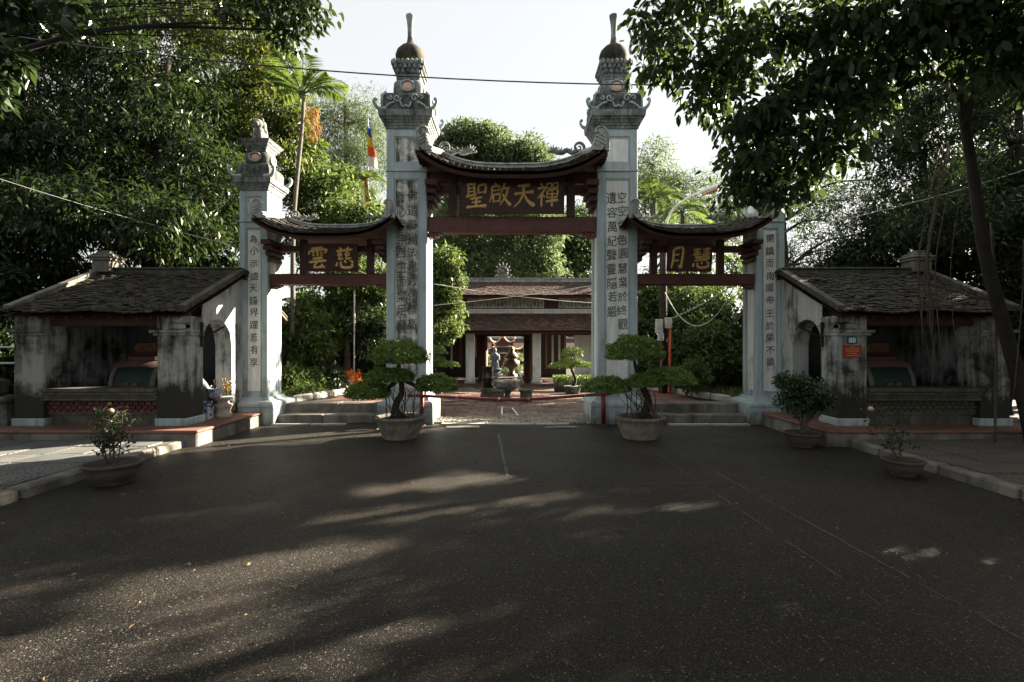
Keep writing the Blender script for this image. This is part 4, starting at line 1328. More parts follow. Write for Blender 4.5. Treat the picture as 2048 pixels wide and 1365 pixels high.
# plates on the right lodge's pier
def flat_text_curve(txt, size, mat, name='lettering', bold=0.02):
    cu = bpy.data.curves.new(name, 'FONT'); cu.body = txt; cu.size = size; cu.align_x = 'CENTER'; cu.align_y = 'CENTER'
    cu.extrude = .001; cu.offset = bold * size; cu.resolution_u = 3
    return cu
def flat_text(txt, size, mat, name='lettering', bold=0.02):
    cu = flat_text_curve(txt, size, mat, name, bold)
    t = bpy.data.objects.new(name, cu); COL.objects.link(t)
    bpy.context.view_layer.update()
    me = bpy.data.meshes.new_from_object(t.evaluated_get(bpy.context.evaluated_depsgraph_get()))
    bpy.data.objects.remove(t); bpy.data.curves.remove(cu)
    me.materials.clear(); me.materials.append(mat)
    o = bpy.data.objects.new(name, me); COL.objects.link(o)
    return o
pl = empty('number_plate', (5.46, 8.22, 1.63), 'small blue house number plate reading 88 above the red plaque', 'number plate')
m = MB(); m.box((5.46, 8.222, 1.625), (.165, .012, .125), .004); m.build('plate', simple('blue_enamel', (0.012, 0.07, 0.13, 1), .35, .1, 10, 0), pl)
o = flat_text('88', .115, simple('number_white', (0.75, 0.78, 0.8, 1), .5, .05, 10, 0)); o.parent = pl; o.rotation_euler = (R(90), 0, 0); o.location = Vector((5.46, 8.2145, 1.622)) - pl.location
pl = empty('plaque', (5.46, 8.22, 1.45), 'red plaque with rows of yellow lettering on the lodge pier', 'plaque')
m = MB(); m.box((5.46, 8.222, 1.445), (.305, .014, .20), .006); m.build('plate', simple('red_enamel', (0.30, 0.028, 0.018, 1), .4, .1, 10, 0), pl)
ym = simple('yellow_letter_paint', (0.70, 0.42, 0.06, 1), .5, .1, 10, 0)
for k, (t_, sz) in enumerate((('DI TÍCH', .022), ('LỊCH SỬ VĂN HÓA', .026), ('ĐÃ ĐƯỢC XẾP HẠNG', .021), ('CẤM VI PHẠM', .022), ('ỦY BAN NHÂN DÂN', .021))):
    o = flat_text(t_, sz, ym); o.parent = pl; o.rotation_euler = (R(90), 0, 0); o.location = Vector((5.46, 8.2135, 1.518 - k * .035)) - pl.location

# offerings in the left doorway
m = MB(); m.lathe((-5.20, 9.22, ZP), [(.15, 0), (.15, .05), (.12, .09), (.135, .17), (.16, .22), (.10, .25), (.09, .28), (.17, .33), (.17, .36)], 20)
tag(m.build('stone_pedestal', plaster('worn_pedestal', (.46, .36, .32, 1), (.1, .09, .08, 1), .5, .7, scale=6), None, True), 'small turned stone pedestal standing in the arched doorway', 'pedestal')
def porcelain():
    t = NT('blue_white_porcelain'); c = t.coord()
    return t.done(t.ramp(t.noise(c, 22, 3, .5), (.50, (.40, .43, .46, 1)), (.56, (.035, .06, .20, 1))), .2, .6)
PO = porcelain()
j = empty('incense_jar', (-5.27, 9.10, .62), 'blue and white incense jar holding a red candle in the doorway', 'jar')
m = MB(); m.lathe((-5.27, 9.08, ZP + .36), [(.075, 0), (.10, .02), (.115, .09), (.11, .15), (.118, .165), (.10, .168), (.095, .12)], 22); m.build('jar', PO, j, True)
m = MB(); m.lathe((-5.27, 9.08, ZP + .47), [(.02, 0), (.02, .11), (.008, .12)], 8)
for k in range(5): m.tube([(-5.27, 9.08, ZP + .48), (-5.27 + rng.uniform(-.05, .05), 9.08 + rng.uniform(-.05, .05), ZP + .68)], .003, 4)
m.build('candle', M['red_paint'], j)
m = MB(); m.lathe((-5.33, 8.92, ZP + .22), [(.05, 0), (.09, .03), (.11, .09), (.10, .093), (.06, .04)], 18)
m.b(-5.42, -5.24, 8.83, 9.01, ZP, ZP + .22, .01)
tag(m.build('blue_bowl', PO, None, False), 'low blue bowl on a block beside the incense jar', 'bowl')
fl = empty('flower_bunch', (-5.20, 9.36, ZP + .36), 'orange and yellow flowers behind the incense jar', 'flowers')
m = MB(); q = MB()
for k in range(26):
    a, h, r_ = rng.uniform(0, 6.3), rng.uniform(.12, .34), rng.uniform(.02, .11)
    p = Vector((-5.20 + r_ * math.cos(a), 9.34 + r_ * math.sin(a), ZP + .34 + h))
    m.tube([(-5.20, 9.34, ZP + .34), p], .004, 4); q.ell(p, (.016, .016, .014), 6, 5)
m.build('stems', M['leaf_mid'], fl); q.build('blossoms', simple('marigold', (.32, .14, .02, 1), .7, .5, 30, 0), fl)

# red barrier across the opening
br = empty('barrier', (0, 9.88, 0), 'sagging red pipe barrier on two posts across the gate opening', 'barrier')
for x in (-1.73, 1.75):
    m = MB(); m.tube([(x, 9.82, 0), (x + .004, 9.82, .70)], .042, 10); m.tube([(x, 9.82, 0.0), (x, 9.82, .012)], .085, 10)
    m.build('post', M['red_paint'], br, True)
m = MB()
P = spline([(-2.0, 9.80, .575), (-1.6, 9.80, .56), (-.9, 9.80, .525), (-.1, 9.80, .497), (.6, 9.80, .515), (1.4, 9.80, .575), (1.95, 9.80, .62)], 5)
m.tube(P, .030, 10); m.build('bar', M['red_paint'], br, True)
m = MB()
for k, u in enumerate((.08, .30, .47, .62, .86)):
    p = P[int(u * (len(P) - 1))]; m.tube([(p[0] - .02, p[1], p[2]), (p[0] + .02, p[1], p[2] + .001)], .0315, 10)
m.build('worn_ring', simple('rust_ring', (.30, .22, .2, 1), .6, .4, 20, .1), br, True)

# ---------------------------------------------------------------- temple behind the court
TY = 22.0
TZ = court_z(TY)
def T(px, py, Y): return at(px, py, Y)
tp = empty('temple_hall', (-.39, TY, TZ), 'long two-tiered tile-roofed temple hall behind the red brick court', 'temple')
TX = -.39
TILE_T = tile_mesh('roof_tile', 0.20, 0.26, 0.02, M['tile_red'])
zb = TZ + .12
m = MB(); m.b(TX - 6.5, TX + 6.5, TY - .35, TY + 4.3, TZ - .2, zb, .02); m.build('plinth', M['brick'], tp)
z = lambda py, Y: EYE + (684 - py) / 1024 * Y
zeL, ztL = z(662, 21.1), z(627, 22.4)
zeU, ztU = z(591, 21.9), z(563, 23.4)
def slope(name, ye, yr, ze, zr, hw0, hw1, rows, w, limit=0):
    def S(u, v): return Vector((TX + u * (hw0 + (hw1 - hw0) * v), ye + (yr - ye) * v, ze + (zr - ze) * v ** 1.15 + .18 * abs(u) ** 6 * (1 - v)))
    m = MB()
    for dz in (0, -.09):
        b0 = len(m.v)
        for j in range(5):
            for i in range(25):
                p = S(i / 12 - 1, j / 4); m.v.append((p.x, p.y, p.z + dz))
        for j in range(4):
            for i in range(24):
                a = b0 + j * 25 + i; m.f.append((a, a + 1, a + 26, a + 25))
    r = m.build(name, M['redwood_dark'], tp)
    rest = MB()
    lay_tiles(r, S, -1, 1, rows, w, TILE_T, limit)
    m = MB(); m.tube([S(-1 + k / 10, 0) + Vector((0, .02, -.06)) for k in range(21)], .06, 4); m.build('eave_board', M['redwood_dark'], r)
    return S
slope('lower_roof', 21.1, 22.6, zeL, ztL, 6.9, 6.3, 16, .17)
SU = slope('upper_roof', 21.9, 23.6, zeU, ztU, 6.5, 5.9, 15, .17)
m = MB()
for f in ((zeU, 25.3), (zeL, 26.1)):
    m.add([(TX - 6.9, f[1], f[0]), (TX + 6.9, f[1], f[0]), (TX + 6.0, 23.6, ztU if f[0] == zeU else ztL), (TX - 6.0, 23.6, ztU if f[0] == zeU else ztL)], [(0, 1, 2, 3)])
m.build('back_slope', M['tile_red'], tp)
m = MB(); m.b(TX - 6.3, TX + 6.3, 22.55, 22.7, ztL + .0, ztL + .10, .01); m.b(TX - 6.3, TX + 6.3, 22.50, 22.7, ztL + .102, ztL + .20, .01)
m.build('roof_band', M['panel'], tp)
m = MB(); m.b(TX - 6.0, TX + 6.0, 22.62, 22.72, ztL + .2, zeU + .25); m.build('frieze_wall', M['redwood_dark'], tp)
# relief panels of the frieze
pm_ = plaster('frieze_plaster', (.55, .52, .46, 1), (.12, .10, .09, 1), .48, .62, scale=6)
for x0, x1 in ((-6.2, -3.05), (-1.98, 1.42), (2.05, 5.2), (5.5, 6.2), (-2.65, -2.45)):
    x0, x1 = x0 + .0, x1 + .0
    if x1 - x0 < .3: continue
    m = MB(); m.b(x0, x1, 22.56, 22.615, ztL + .24, zeU + .02, .01); fp = m.build('frieze_panel', pm_, tp)
    q = MB()
    nn = int((x1 - x0) / .16)
    for k in range(nn):
        x = x0 + .1 + k * .16; h = rng.uniform(.10, .26)
        q.ell((x, 22.55, ztL + .30 + h * .5), (rng.uniform(.03, .07), .03, h * .5), 7, 5)
        q.ell((x + .02, 22.55, ztL + .33 + h), (.03, .03, .035), 6, 5)
    q.build('frieze_figures', M['stone'], fp, True)['kind'] = 'stuff'
m = MB(); m.b(TX - 5.9, TX + 5.9, 23.5, 23.7, ztU - .02, ztU + .12, .01); m.b(TX - 5.9, TX + 5.9, 23.46, 23.74, ztU + .122, ztU + .17, .01); m.build('ridge', M['carving'], tp)
# flaming jewel in the middle of the ridge
m = MB()
c0 = Vector((-.42, 23.6, ztU + .17))
m.tube(spiral((c0.x, 23.56, c0.z + .30), .20, 1, 0, 1, n=20, shrink=.98), .06, 6); m.ell((c0.x, 23.58, c0.z + .30), (.13, .08, .13))
for k in range(7):
    a = PI * (k + .0) / 6
    p = Vector((c0.x + .22 * math.cos(a), 23.6, c0.z + .32 + .22 * math.sin(a)))
    m.tube([p, p + Vector((.16 * math.cos(a), 0, .16 * math.sin(a) + .05))], [.06, .012], 6)
m.frustum((c0.x, 23.6), c0.z - .02, c0.z + .12, .34, .22, .1, .08)
for s in (-1, 1):
    m.tube(spiral((c0.x + s * .30, 23.58, c0.z + .10), .09, 1.2, 0, s, n=14), .03, 5)
m.build('jewel_ornament', M['dragon'], tp, True)
m = MB()
for s in (-1, 1):
    m.tube(spline([(TX + s * 4.0, 23.6, ztU + .2), (TX + s * 4.4, 23.6, ztU + .42), (TX + s * 4.8, 23.6, ztU + .25), (TX + s * 5.3, 23.6, ztU + .55)], 5), [.09] * 16, 6)
    for k in range(6): m.tube([(TX + s * (4.0 + .2 * k), 23.6, ztU + .25), (TX + s * (4.05 + .2 * k), 23.6, ztU + .55)], [.06, .01], 5)
m.build('ridge_serpents', M['carving'], tp, True)
# columns
for x, w in ((-1.80, .36), (1.06, .36), (-4.2, .34), (3.55, .34)):
    m = MB(); m.b(x - w / 2, x + w / 2, TY - .1, TY + .3, zb, zeL + .1, .02); cl = m.build('column', M['panel'], tp)
    m = MB(); m.b(x - w / 2 - .05, x + w / 2 + .05, TY - .15, TY + .35, zb, zb + .10, .01); m.build('column_base', M['pale_concrete'], cl)
for x in (-1.35, .72, -4.0, 3.3):
    for y in (23.4, 25.2):
        m = MB(); m.lathe((x, y, zb), [(.22, 0), (.22, .12), (.16, .14), (.15, 2.4)], 12); m.build('timber_column', M['redwood_dark'], tp, True)
m = MB(); m.b(TX - 6, TX + 6, TY - .05, TY + .2, zeL - .16, zeL + .06); m.b(TX - 6, TX + 6, TY + 3.3, TY + 3.5, zeL - .2, zeL + .1); m.build('lintel', M['redwood_dark'], tp)
m = MB(); m.b(2.75, 5.6, TY + .4, TY + .55, zb, zeL); m.build('end_wall', M['panel'], tp); m = MB(); m.b(-6.2, -4.4, TY + .4, TY + .55, zb, zeL); m.build('end_wall', M['panel'], tp)
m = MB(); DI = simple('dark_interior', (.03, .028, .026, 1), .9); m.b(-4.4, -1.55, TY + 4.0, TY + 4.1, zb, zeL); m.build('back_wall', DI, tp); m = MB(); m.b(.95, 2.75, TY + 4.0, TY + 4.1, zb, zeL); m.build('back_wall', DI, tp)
m = MB(); m.b(TX - 6, TX + 6, TY + .3, TY + 4, zeL + .12, zeL + .18); m.build('ceiling', M['redwood_dark'], tp)
# long narrow hangings inside the hall
BAN = ['pale narrow banner deepest behind the leafy bush in the hall', 'near-black narrow banner in the hall bay by the leafy bush', 'light grey narrow banner in the hall bay by the leafy bush', 'dark red narrow banner next to the hall column with the orange strip',
       'rust red narrow banner just right of the hall column without a strip', 'cream narrow banner second in from the plain hall column', 'sand-coloured narrow banner between the cream and the brown ones', 'brown narrow banner beside the white end wall of the hall']
for k, (x, c) in enumerate(((-3.6, (.5, .45, .35)), (-3.1, (.10, .06, .05)), (-2.75, (.45, .42, .38)), (-2.3, (.16, .05, .04)), (1.55, (.30, .12, .08)), (1.85, (.5, .48, .42)), (2.12, (.55, .5, .42)), (2.4, (.22, .10, .07)))):
    m = MB(); m.b(x - .045, x + .045, TY + .9 + .2 * (k % 3), TY + .93 + .2 * (k % 3), zb + .55 + .1 * (k % 2), zeL - .1)
    tag(m.build('hanging_banner', simple('banner_cloth', c + (1,), .9, .2, 5, 0), None), BAN[k], 'banner', 'long banners hanging inside the hall')
m = MB(); m.b(-1.62, -1.56, TY + .33, TY + .36, TZ + 1.2, TZ + 2.1); o = m.build('orange_scroll', simple('scroll_paper', (.5, .16, .06, 1), .8), None); tag(o, 'orange paper strip on the hall column beside the leafy bush', 'scroll')

# court furniture
def cyl(name, prof, c, mat, n=20, **k):
    m = MB(); m.lathe(c, prof, n, **k); return m
cz = court_z(15.2)
ce = empty('censer_drum', (-.70, 15.2, cz), 'tall dark metal burner drum on a stone block in the court', 'burner')
m = cyl('', [(.165, .36), (.165, .62), (.172, .63), (.172, .66), (.165, .67), (.165, .93), (.178, .94), (.185, .98), (.15, .985)], (-.71, 15.2, cz), None); m.build('drum', simple('burnt_metal', (.05, .042, .034, 1), .38, .5, 8, .2, .7), ce, True)
m = MB(); m.b(-.93, -.46, 15.0, 15.42, cz, cz + .20, .02); m.b(-.90, -.50, 15.02, 15.40, cz + .20, cz + .36, .02); m.build('block', M['dark_stone'], ce)
ur = empty('incense_urn', (-.12, 15.0, cz), 'wide pale stone incense urn on a turned foot in the court', 'urn')
m = MB(); m.lathe((-.13, 15.0, cz), [(.14, 0), (.14, .05), (.09, .09), (.075, .16), (.11, .24), (.13, .26)], 20); m.build('foot', M['concrete'], ur, True)
m = MB(); m.lathe((-.13, 15.0, cz), [(.13, .26), (.26, .30), (.37, .38), (.42, .46), (.435, .52), (.45, .56), (.38, .565), (.36, .53)], 28)
for s in (-1, 1):
    m.tube(spline([(-.13 + s * .42, 15.0, cz + .46), (-.13 + s * .52, 15.0, cz + .54), (-.13 + s * .47, 15.0, cz + .66), (-.13 + s * .36, 15.0, cz + .64)], 4), .045, 7)
m.v = [(-.13 + (x_ + .13) * .82, 15 + (y_ - 15) * .82, z_) for x_, y_, z_ in m.v]
m.build('bowl', M['dragon'], ur, True)
m = MB()
for k in range(24):
    a = 2 * PI * k / 24; m.ell((-.13 + .395 * math.cos(a), 15 + .395 * math.sin(a), cz + .44), (.045, .045, .07), 6, 5)
m.v = [(-.13 + (x_ + .13) * .82, 15 + (y_ - 15) * .82, z_) for x_, y_, z_ in m.v]
m.build('lotus_petals', M['dragon'], ur, True)
for i, (x, lab) in enumerate(((-.40, 'block'), (.40, 'block'))):
    m = MB(); m.lathe((x, 14.6, cz + .01), [(.15, 0), (.17, .04), (.175, .16), (.17, .26), (.20, .29), (.20, .34)], 14, 3.5)
    tag(m.build('stone_stool', M['dark_stone'], None, False), 'squat square stone stool ' + ('between the burner drum and the urn' if x < 0 else 'on the open side of the urn, away from the drum'), 'stool', 'stone stools round the urn')

# beyond the hall: small pavilion, statue, back building, pots
pv = empty('pavilion', (-1.0, 34, -.4), 'small curved-roof pavilion seen through the hall', 'pavilion')
z0 = -.45
def mini_roof(ze, zr, hw, hwr, name):
    m = MB(); n = 12
    for (sx, sy) in ((0, -1), (1, 0), (0, 1), (-1, 0)):
        b0 = len(m.v)
        for j in range(5):
            v = j / 4; h = hw + (hwr - hw) * v
            for i in range(n + 1):
                u = i / n * 2 - 1
                zz = ze + (zr - ze) * v ** 1.7 + .35 * abs(u) ** 3 * (1 - v) ** 2
                x, y = (u * h, sy * h) if sy else (sx * h, u * h)
                m.v.append((-.62 + x, 34 + y, zz))
        for j in range(4):
            for i in range(n):
                a = b0 + j * (n + 1) + i; m.f.append((a, a + 1, a + n + 2, a + n + 1))
    r = m.build(name, M['tile_red'], pv)
    for sx in (-1, 1):
        for sy in (-1, 1):
            P = [(-.62 + sx * (hw + (hwr - hw) * v), 34 + sy * (hw + (hwr - hw) * v), ze + (zr - ze) * v ** 1.7 + .35 * (1 - v) ** 2 + .04) for v in (0, .2, .4, .6, .8, 1)]
            P = [(P[0][0] + sx * .12, P[0][1] + sy * .12, P[0][2] + .2)] + P
            m = MB(); m.tube(P, .06, 5); m.build('hip_ridge', M['peach'], r)
mini_roof(.86, 1.22, 1.35, .62, 'lower_roof'); mini_roof(1.28, 1.92, .72, .05, 'upper_roof')
for x in (-1.45, .20):
    for y in (33.2, 34.8):
        m = MB(); m.tube([(x, y, z0), (x, y, 1.0)], .09, 8); m.build('column', simple('ochre_column', (.30, .20, .12, 1), .7), pv, True)
m = MB(); m.b(-1.5, .3, 33.1, 34.9, z0 - .2, z0 + .15); m.build('base', M['concrete'], pv)
m = MB(); m.b(-1.3, .1, 34.7, 34.8, z0, .9); m.build('screen', M['redwood'], pv)
m = MB(); m.b(-1.25, 0, 33.2, 33.3, 1.10, 1.26); m.build('name_board', M['redwood_dark'], pv)
bb = empty('rear_hall', (0, 42, -.5), 'red tile-roofed hall at the very back, seen through the bays', 'hall')
m = MB(); m.add([(-8, 40, .55), (8, 40, .55), (7.4, 42.5, 1.85), (-7.4, 42.5, 1.85)], [(0, 1, 2, 3)]); m.add([(-8, 45, .55), (8, 45, .55), (7.4, 42.5, 1.85), (-7.4, 42.5, 1.85)], [(0, 1, 2, 3)]); m.build('roof', M['tile_red'], bb)
m = MB(); m.b(-7.2, 7.2, 41, 41.2, -.6, .9); m.build('wall', simple('dark_hall_wall', (.12, .06, .045, 1), .8), bb)
m = MB(); m.b(-7.4, 7.4, 42.4, 42.6, 1.83, 2.0); m.build('ridge', M['carving'], bb)
for x in (-4.2, -2.4, -.6, 1.2, 3.0):
    m = MB(); m.b(x - .1, x + .1, 40.8, 40.95, -.6, .7); m.build('column', M['panel'], bb)
def statue(x, y, z0, h, name, lab, mat):
    m = MB()
    m.frustum((x, y), z0, z0 + h * .28, h * .20, h * .16); m.frustum((x, y), z0 + h * .28, z0 + h * .34, h * .2, h * .2)
    m.lathe((x, y, z0 + h * .34), [(h * .13, 0), (h * .12, h * .15), (h * .085, h * .30), (h * .12, h * .42), (h * .06, h * .47), (h * .03, h * .50)], 12, squash=.7)
    m.ell((x, y, z0 + h * .90), (h * .055, h * .06, h * .075), 10, 8)
    for s in (-1, 1): m.tube([(x + s * h * .10, y, z0 + h * .75), (x + s * h * .13, y - h * .05, z0 + h * .62), (x, y - h * .12, z0 + h * .62)], [h * .045, h * .04, h * .03], 6)
    tag(m.build(name, mat, None, True), lab, 'statue')
statue(-.92, 27.5, -.42, 1.75, 'robed_statue', 'pale grey-blue robed statue on a pedestal, seen through the hall', simple('blue_grey_stone', (.17, .21, .235, 1), .8))
statue(-.30, 28.5, -.42, 1.2, 'small_statue', 'small white statue on a pedestal just beside the robed one', M['white'])
for i, (x, lab) in enumerate(((-.02, 'ornate bronze incense burner with lid, beyond the hall'),)):
    m = MB(); m.lathe((x + .0, 26.5, -.40), [(.3, 0), (.3, .3), (.15, .4), (.15, .6), (.4, .75), (.42, 1.0), (.2, 1.1), (.38, 1.2), (.30, 1.35), (.12, 1.5), (.16, 1.6), (.05, 1.75)], 16)
    tag(m.build('bronze_burner', simple('old_bronze', (.11, .085, .055, 1), .5, .4, 8, .2, .4), None, True), lab, 'burner')
m = MB()
for k in range(5):
    m.lathe((.6 + .35 * k, 27 + .5 * (k % 2), -.42), [(.16, 0), (.2, .2), (.22, .42), (.15, .43)], 10)
    tag(m.build('white_planter', M['white'], None, True), 'white planter in the bright yard beyond the hall, ' + ('closest to the bronze burner', 'second from the bronze burner', 'in the middle of its row', 'second from the hall column end', 'hidden farthest from the bronze burner')[k], 'planter', 'white planters beyond the hall'); m = MB()
m = MB(); m.lathe((2.05, 21.0, court_z(21)), [(.10, 0), (.12, .05), (.12, .5), (.14, .52)], 14)
tag(m.build('white_bin', M['white'], None, True), 'small white cylinder bin at the dim bay of the hall', 'bin')

# utility pole, pipe, boxes, lamp
up = empty('utility_pole', (3.74, 12.6, .3), 'dark utility pole with meter boxes behind the right side opening', 'utility pole')
m = MB(); m.tube([(3.72, 12.6, .2), (3.72, 12.6, 4.32)], [.11, .085], 10); m.build('pole', M['bark_dark'], up, True)
for x, zz, w, h in ((3.58, 1.98, .17, .34), (3.80, 2.06, .16, .26), (3.62, 1.72, .13, .20)):
    m = MB(); m.box((x, 12.46, zz), (w, .12, h), .012); m.box((x, 12.395, zz), (w * .7, .012, h * .4), .004); m.build('meter_box', simple('box_grey', (.50, .50, .47, 1), .6, .2, 8, .05), up)
m = MB(); m.tube([(3.84, 12.46, .3), (3.84, 12.46, 1.95)], .035, 8); m.build('orange_pipe', simple('orange_plastic', (.45, .085, .03, 1), .5, .15, 8, 0), up, True)
m = MB(); m.tube([(3.63, 12.46, .3), (3.64, 12.46, 1.7)], .02, 8); m.build('brown_pipe', simple('brown_plastic', (.22, .08, .05, 1), .5, .15, 8, 0), up, True)
m = MB(); m.tube(spline([(3.55, 12.45, 1.65), (3.48, 12.42, 1.35), (3.6, 12.42, 1.2), (3.66, 12.45, 1.45)], 5), .012, 5); m.tube(spline([(3.6, 12.45, 1.65), (3.52, 12.42, 1.45), (3.6, 12.42, 1.3)], 5), .010, 5); m.build('loose_wires', M['cable'], up)
sl = empty('street_lamp', (3.86, 12.5, 4.4), 'street lamp head on a curved arm above the small side roof', 'street lamp')
m = MB(); m.tube(spline([(3.73, 12.6, 4.25), (3.86, 12.45, 4.75), (4.15, 12.1, 5.0), (4.36, 11.9, 5.06)], 5), .028, 7); m.build('arm', M['white'], sl, True)
m = MB(); rot = Matrix.Rotation(-.28, 3, 'Y')
m.ell((4.55, 11.75, 5.10), (.27, .12, .075), 16, 8, rot); m.build('housing', M['white'], sl, True)
m = MB(); m.ell((4.56, 11.74, 5.05), (.19, .095, .055), 14, 8, rot); m.build('glass', M['peach'], sl, True)

# wires
def wire(p, sag, r, lab, mat, n=24, grp=None):
    a, b_ = Vector(p[0]), Vector(p[1])
    m = MB(); m.tube([a.lerp(b_, k / n) - Vector((0, 0, sag * 4 * (k / n) * (1 - k / n))) for k in range(n + 1)], r, 5)
    tag(m.build('cable', mat, None, True), lab, 'cable', grp)
wire((at(-60, 60, 9.3), at(2120, 148, 8.6)), .52, .012, 'long dark cable hung high in front of the gate finials', M['cable'])
wire((at(-20, 352, 9.0), at(470, 492, 10.1)), .05, .006, 'thin pale cable slanting down to the lit short pillar', M['cable_white'])
wire((at(1490, 478, 9.95), at(2080, 330, 10.5)), .12, .005, 'thin pale cable running up from the pillar behind leaves', M['cable_white'])
wire((at(868, 568, 12), at(1195, 607, 12)), .06, .009, 'pale cable crossing the hall roof, sloping down to the lettered pillar', M['cable_white'])
wire((at(868, 611, 12.4), at(1195, 570, 12.4)), .03, .007, 'pale cable crossing the hall roof, sloping up to the lettered pillar', M['cable_white'])
wire((at(1330, 585, 12.5), at(1470, 570, 11)), .85, .011, 'white cable drooping in a loop in the side opening', M['cable_white'])
wire((at(1335, 640, 12.5), at(1455, 578, 11)), .05, .009, 'white cable strung tight from meter boxes to the beam', M['cable_white'])
wire((at(700, 535, 10.6), at(790, 572, 10.6)), .0, .006, 'pale cable slanting behind the two-character board', M['cable_white'])

# flags
def flag(px, py0, py1, Y, w, lab, cols, mast_top, mast_bot):
    f = empty('flag', at(px, py1, Y), lab, 'flag', 'striped flags among the trees')
    m = MB(); m.tube([at(px + 1, mast_bot, Y), at(px, mast_top, Y)], .022, 6); m.build('mast', M['white'], f)
    n = len(cols)
    a, b_ = at(px, py0, Y), at(px, py1, Y)
    for k, c in enumerate(cols):
        m = MB(); rs = []
        for j in range(4):
            t = (k + j / 3) / n; p = a.lerp(b_, t)
            ww = w * (.35 + .65 * min(1, t * 1.6))
            rs.append([(p.x + ww * u * (1 - .12 * math.sin(5 * t)), p.y - .03 - .08 * math.sin(u * 7 + t * 4), p.z - .10 * u) for u in (0, .2, .4, .6, .8, 1)])
        m.rings(rs, close=False)
        m.build('stripe', simple('flag_stripe', c, .8, .1, 4, 0), f, True)
flag(736, 252, 332, 20, .32, 'blue yellow red white flag hanging by the tall blotched pillar', [(.03, .08, .35, 1), (.65, .42, .03, 1), (.60, .10, .02, 1), (.65, .62, .55, 1)], 238, 560)
flag(730, 352, 412, 17, .20, 'orange flag half hidden behind the fan of palm leaves', [(.7, .30, .03, 1), (.65, .55, .3, 1), (.6, .18, .02, 1)], 345, 560)

# low wall and railing at the far left
lw = empty('low_wall', (-8.9, 8.4, 0), 'dark mossy low wall with a capped stone beside the lodge', 'wall')
m = MB(); m.b(-9.9, -8.12, 8.2, 8.55, 0, .62, .03); m.build('wall', M['dark_stone'], lw)
m = MB(); m.b(-9.9, -8.08, 8.14, 8.6, .622, .72, .03); m.b(-8.75, -8.3, 8.22, 8.5, .722, 1.0, .05); m.build('cap', M['ledge'], lw)
rl = empty('railing', (-9.6, 9.6, 0), 'pale tube railing behind the mossy low wall', 'railing')
for k in range(6):
    m = MB(); m.tube([(-11.5 + .45 * k, 9.6, 0), (-11.5 + .45 * k, 9.6, 1.55)], .02, 6); m.build('upright', M['cable_white'], rl)
for zz in (1.2, 1.5):
    m = MB(); m.tube([(-11.6, 9.6, zz), (-9.2, 9.6, zz)], .02, 6); m.build('rail', M['cable_white'], rl)

# ---------------------------------------------------------------- plants
nr = np.random.RandomState(11)
def unit(v): return v / (np.linalg.norm(v, axis=1, keepdims=True) + 1e-9)

def leaves(P, D, N, L, W, hexa=False, curl=0.12):
    """P base, D direction, N rough normal, L, W arrays -> vertices and faces of single leaf blades"""
    n = len(P)
    S = unit(np.cross(D, N)); N2 = np.cross(S, D)
    L = L[:, None]; W = W[:, None]
    if not hexa:
        V = np.stack([P, P + D * L * .45 + S * W / 2 + N2 * L * curl * .5, P + D * L - N2 * L * curl, P + D * L * .45 - S * W / 2 + N2 * L * curl * .5], 1).reshape(-1, 3)
        F = np.arange(n * 4).reshape(-1, 4)
    else:
        V = np.stack([P, P + D * L * .28 + S * W * .46, P + D * L * .68 + S * W * .40 - N2 * L * curl * .3, P + D * L - N2 * L * curl, P + D * L * .68 - S * W * .40 - N2 * L * curl * .3, P + D * L * .28 - S * W * .46], 1).reshape(-1, 3)
        F = np.arange(n * 6).reshape(-1, 6)
    return V, F

def sprig(C, Rad, n, L, W, droop=.4, spread=.8, hexa=False, flat=1.0, shell=.5):
    """n leaves around each clump centre"""
    C = np.asarray(C); k = len(C)
    c = np.repeat(C, n, 0); r = np.repeat(np.asarray(Rad), n)
    o = unit(nr.normal(size=(k * n, 3)))
    rad = r * (shell + (1 - shell) * nr.rand(k * n)) * np.where(nr.rand(k * n) < .1, 1.25, 1)
    off = o * rad[:, None]; off[:, 2] *= flat
    P = c + off
    D = unit(o * spread + nr.normal(size=o.shape) * .55 + np.array([0, 0, -droop]))
    N = unit(nr.normal(size=o.shape) * .6 + np.array([0, 0, 1.0]) + o * .3)
    return leaves(P, D, N, L * nr.uniform(.65, 1.2, k * n), W * nr.uniform(.7, 1.2, k * n), hexa)

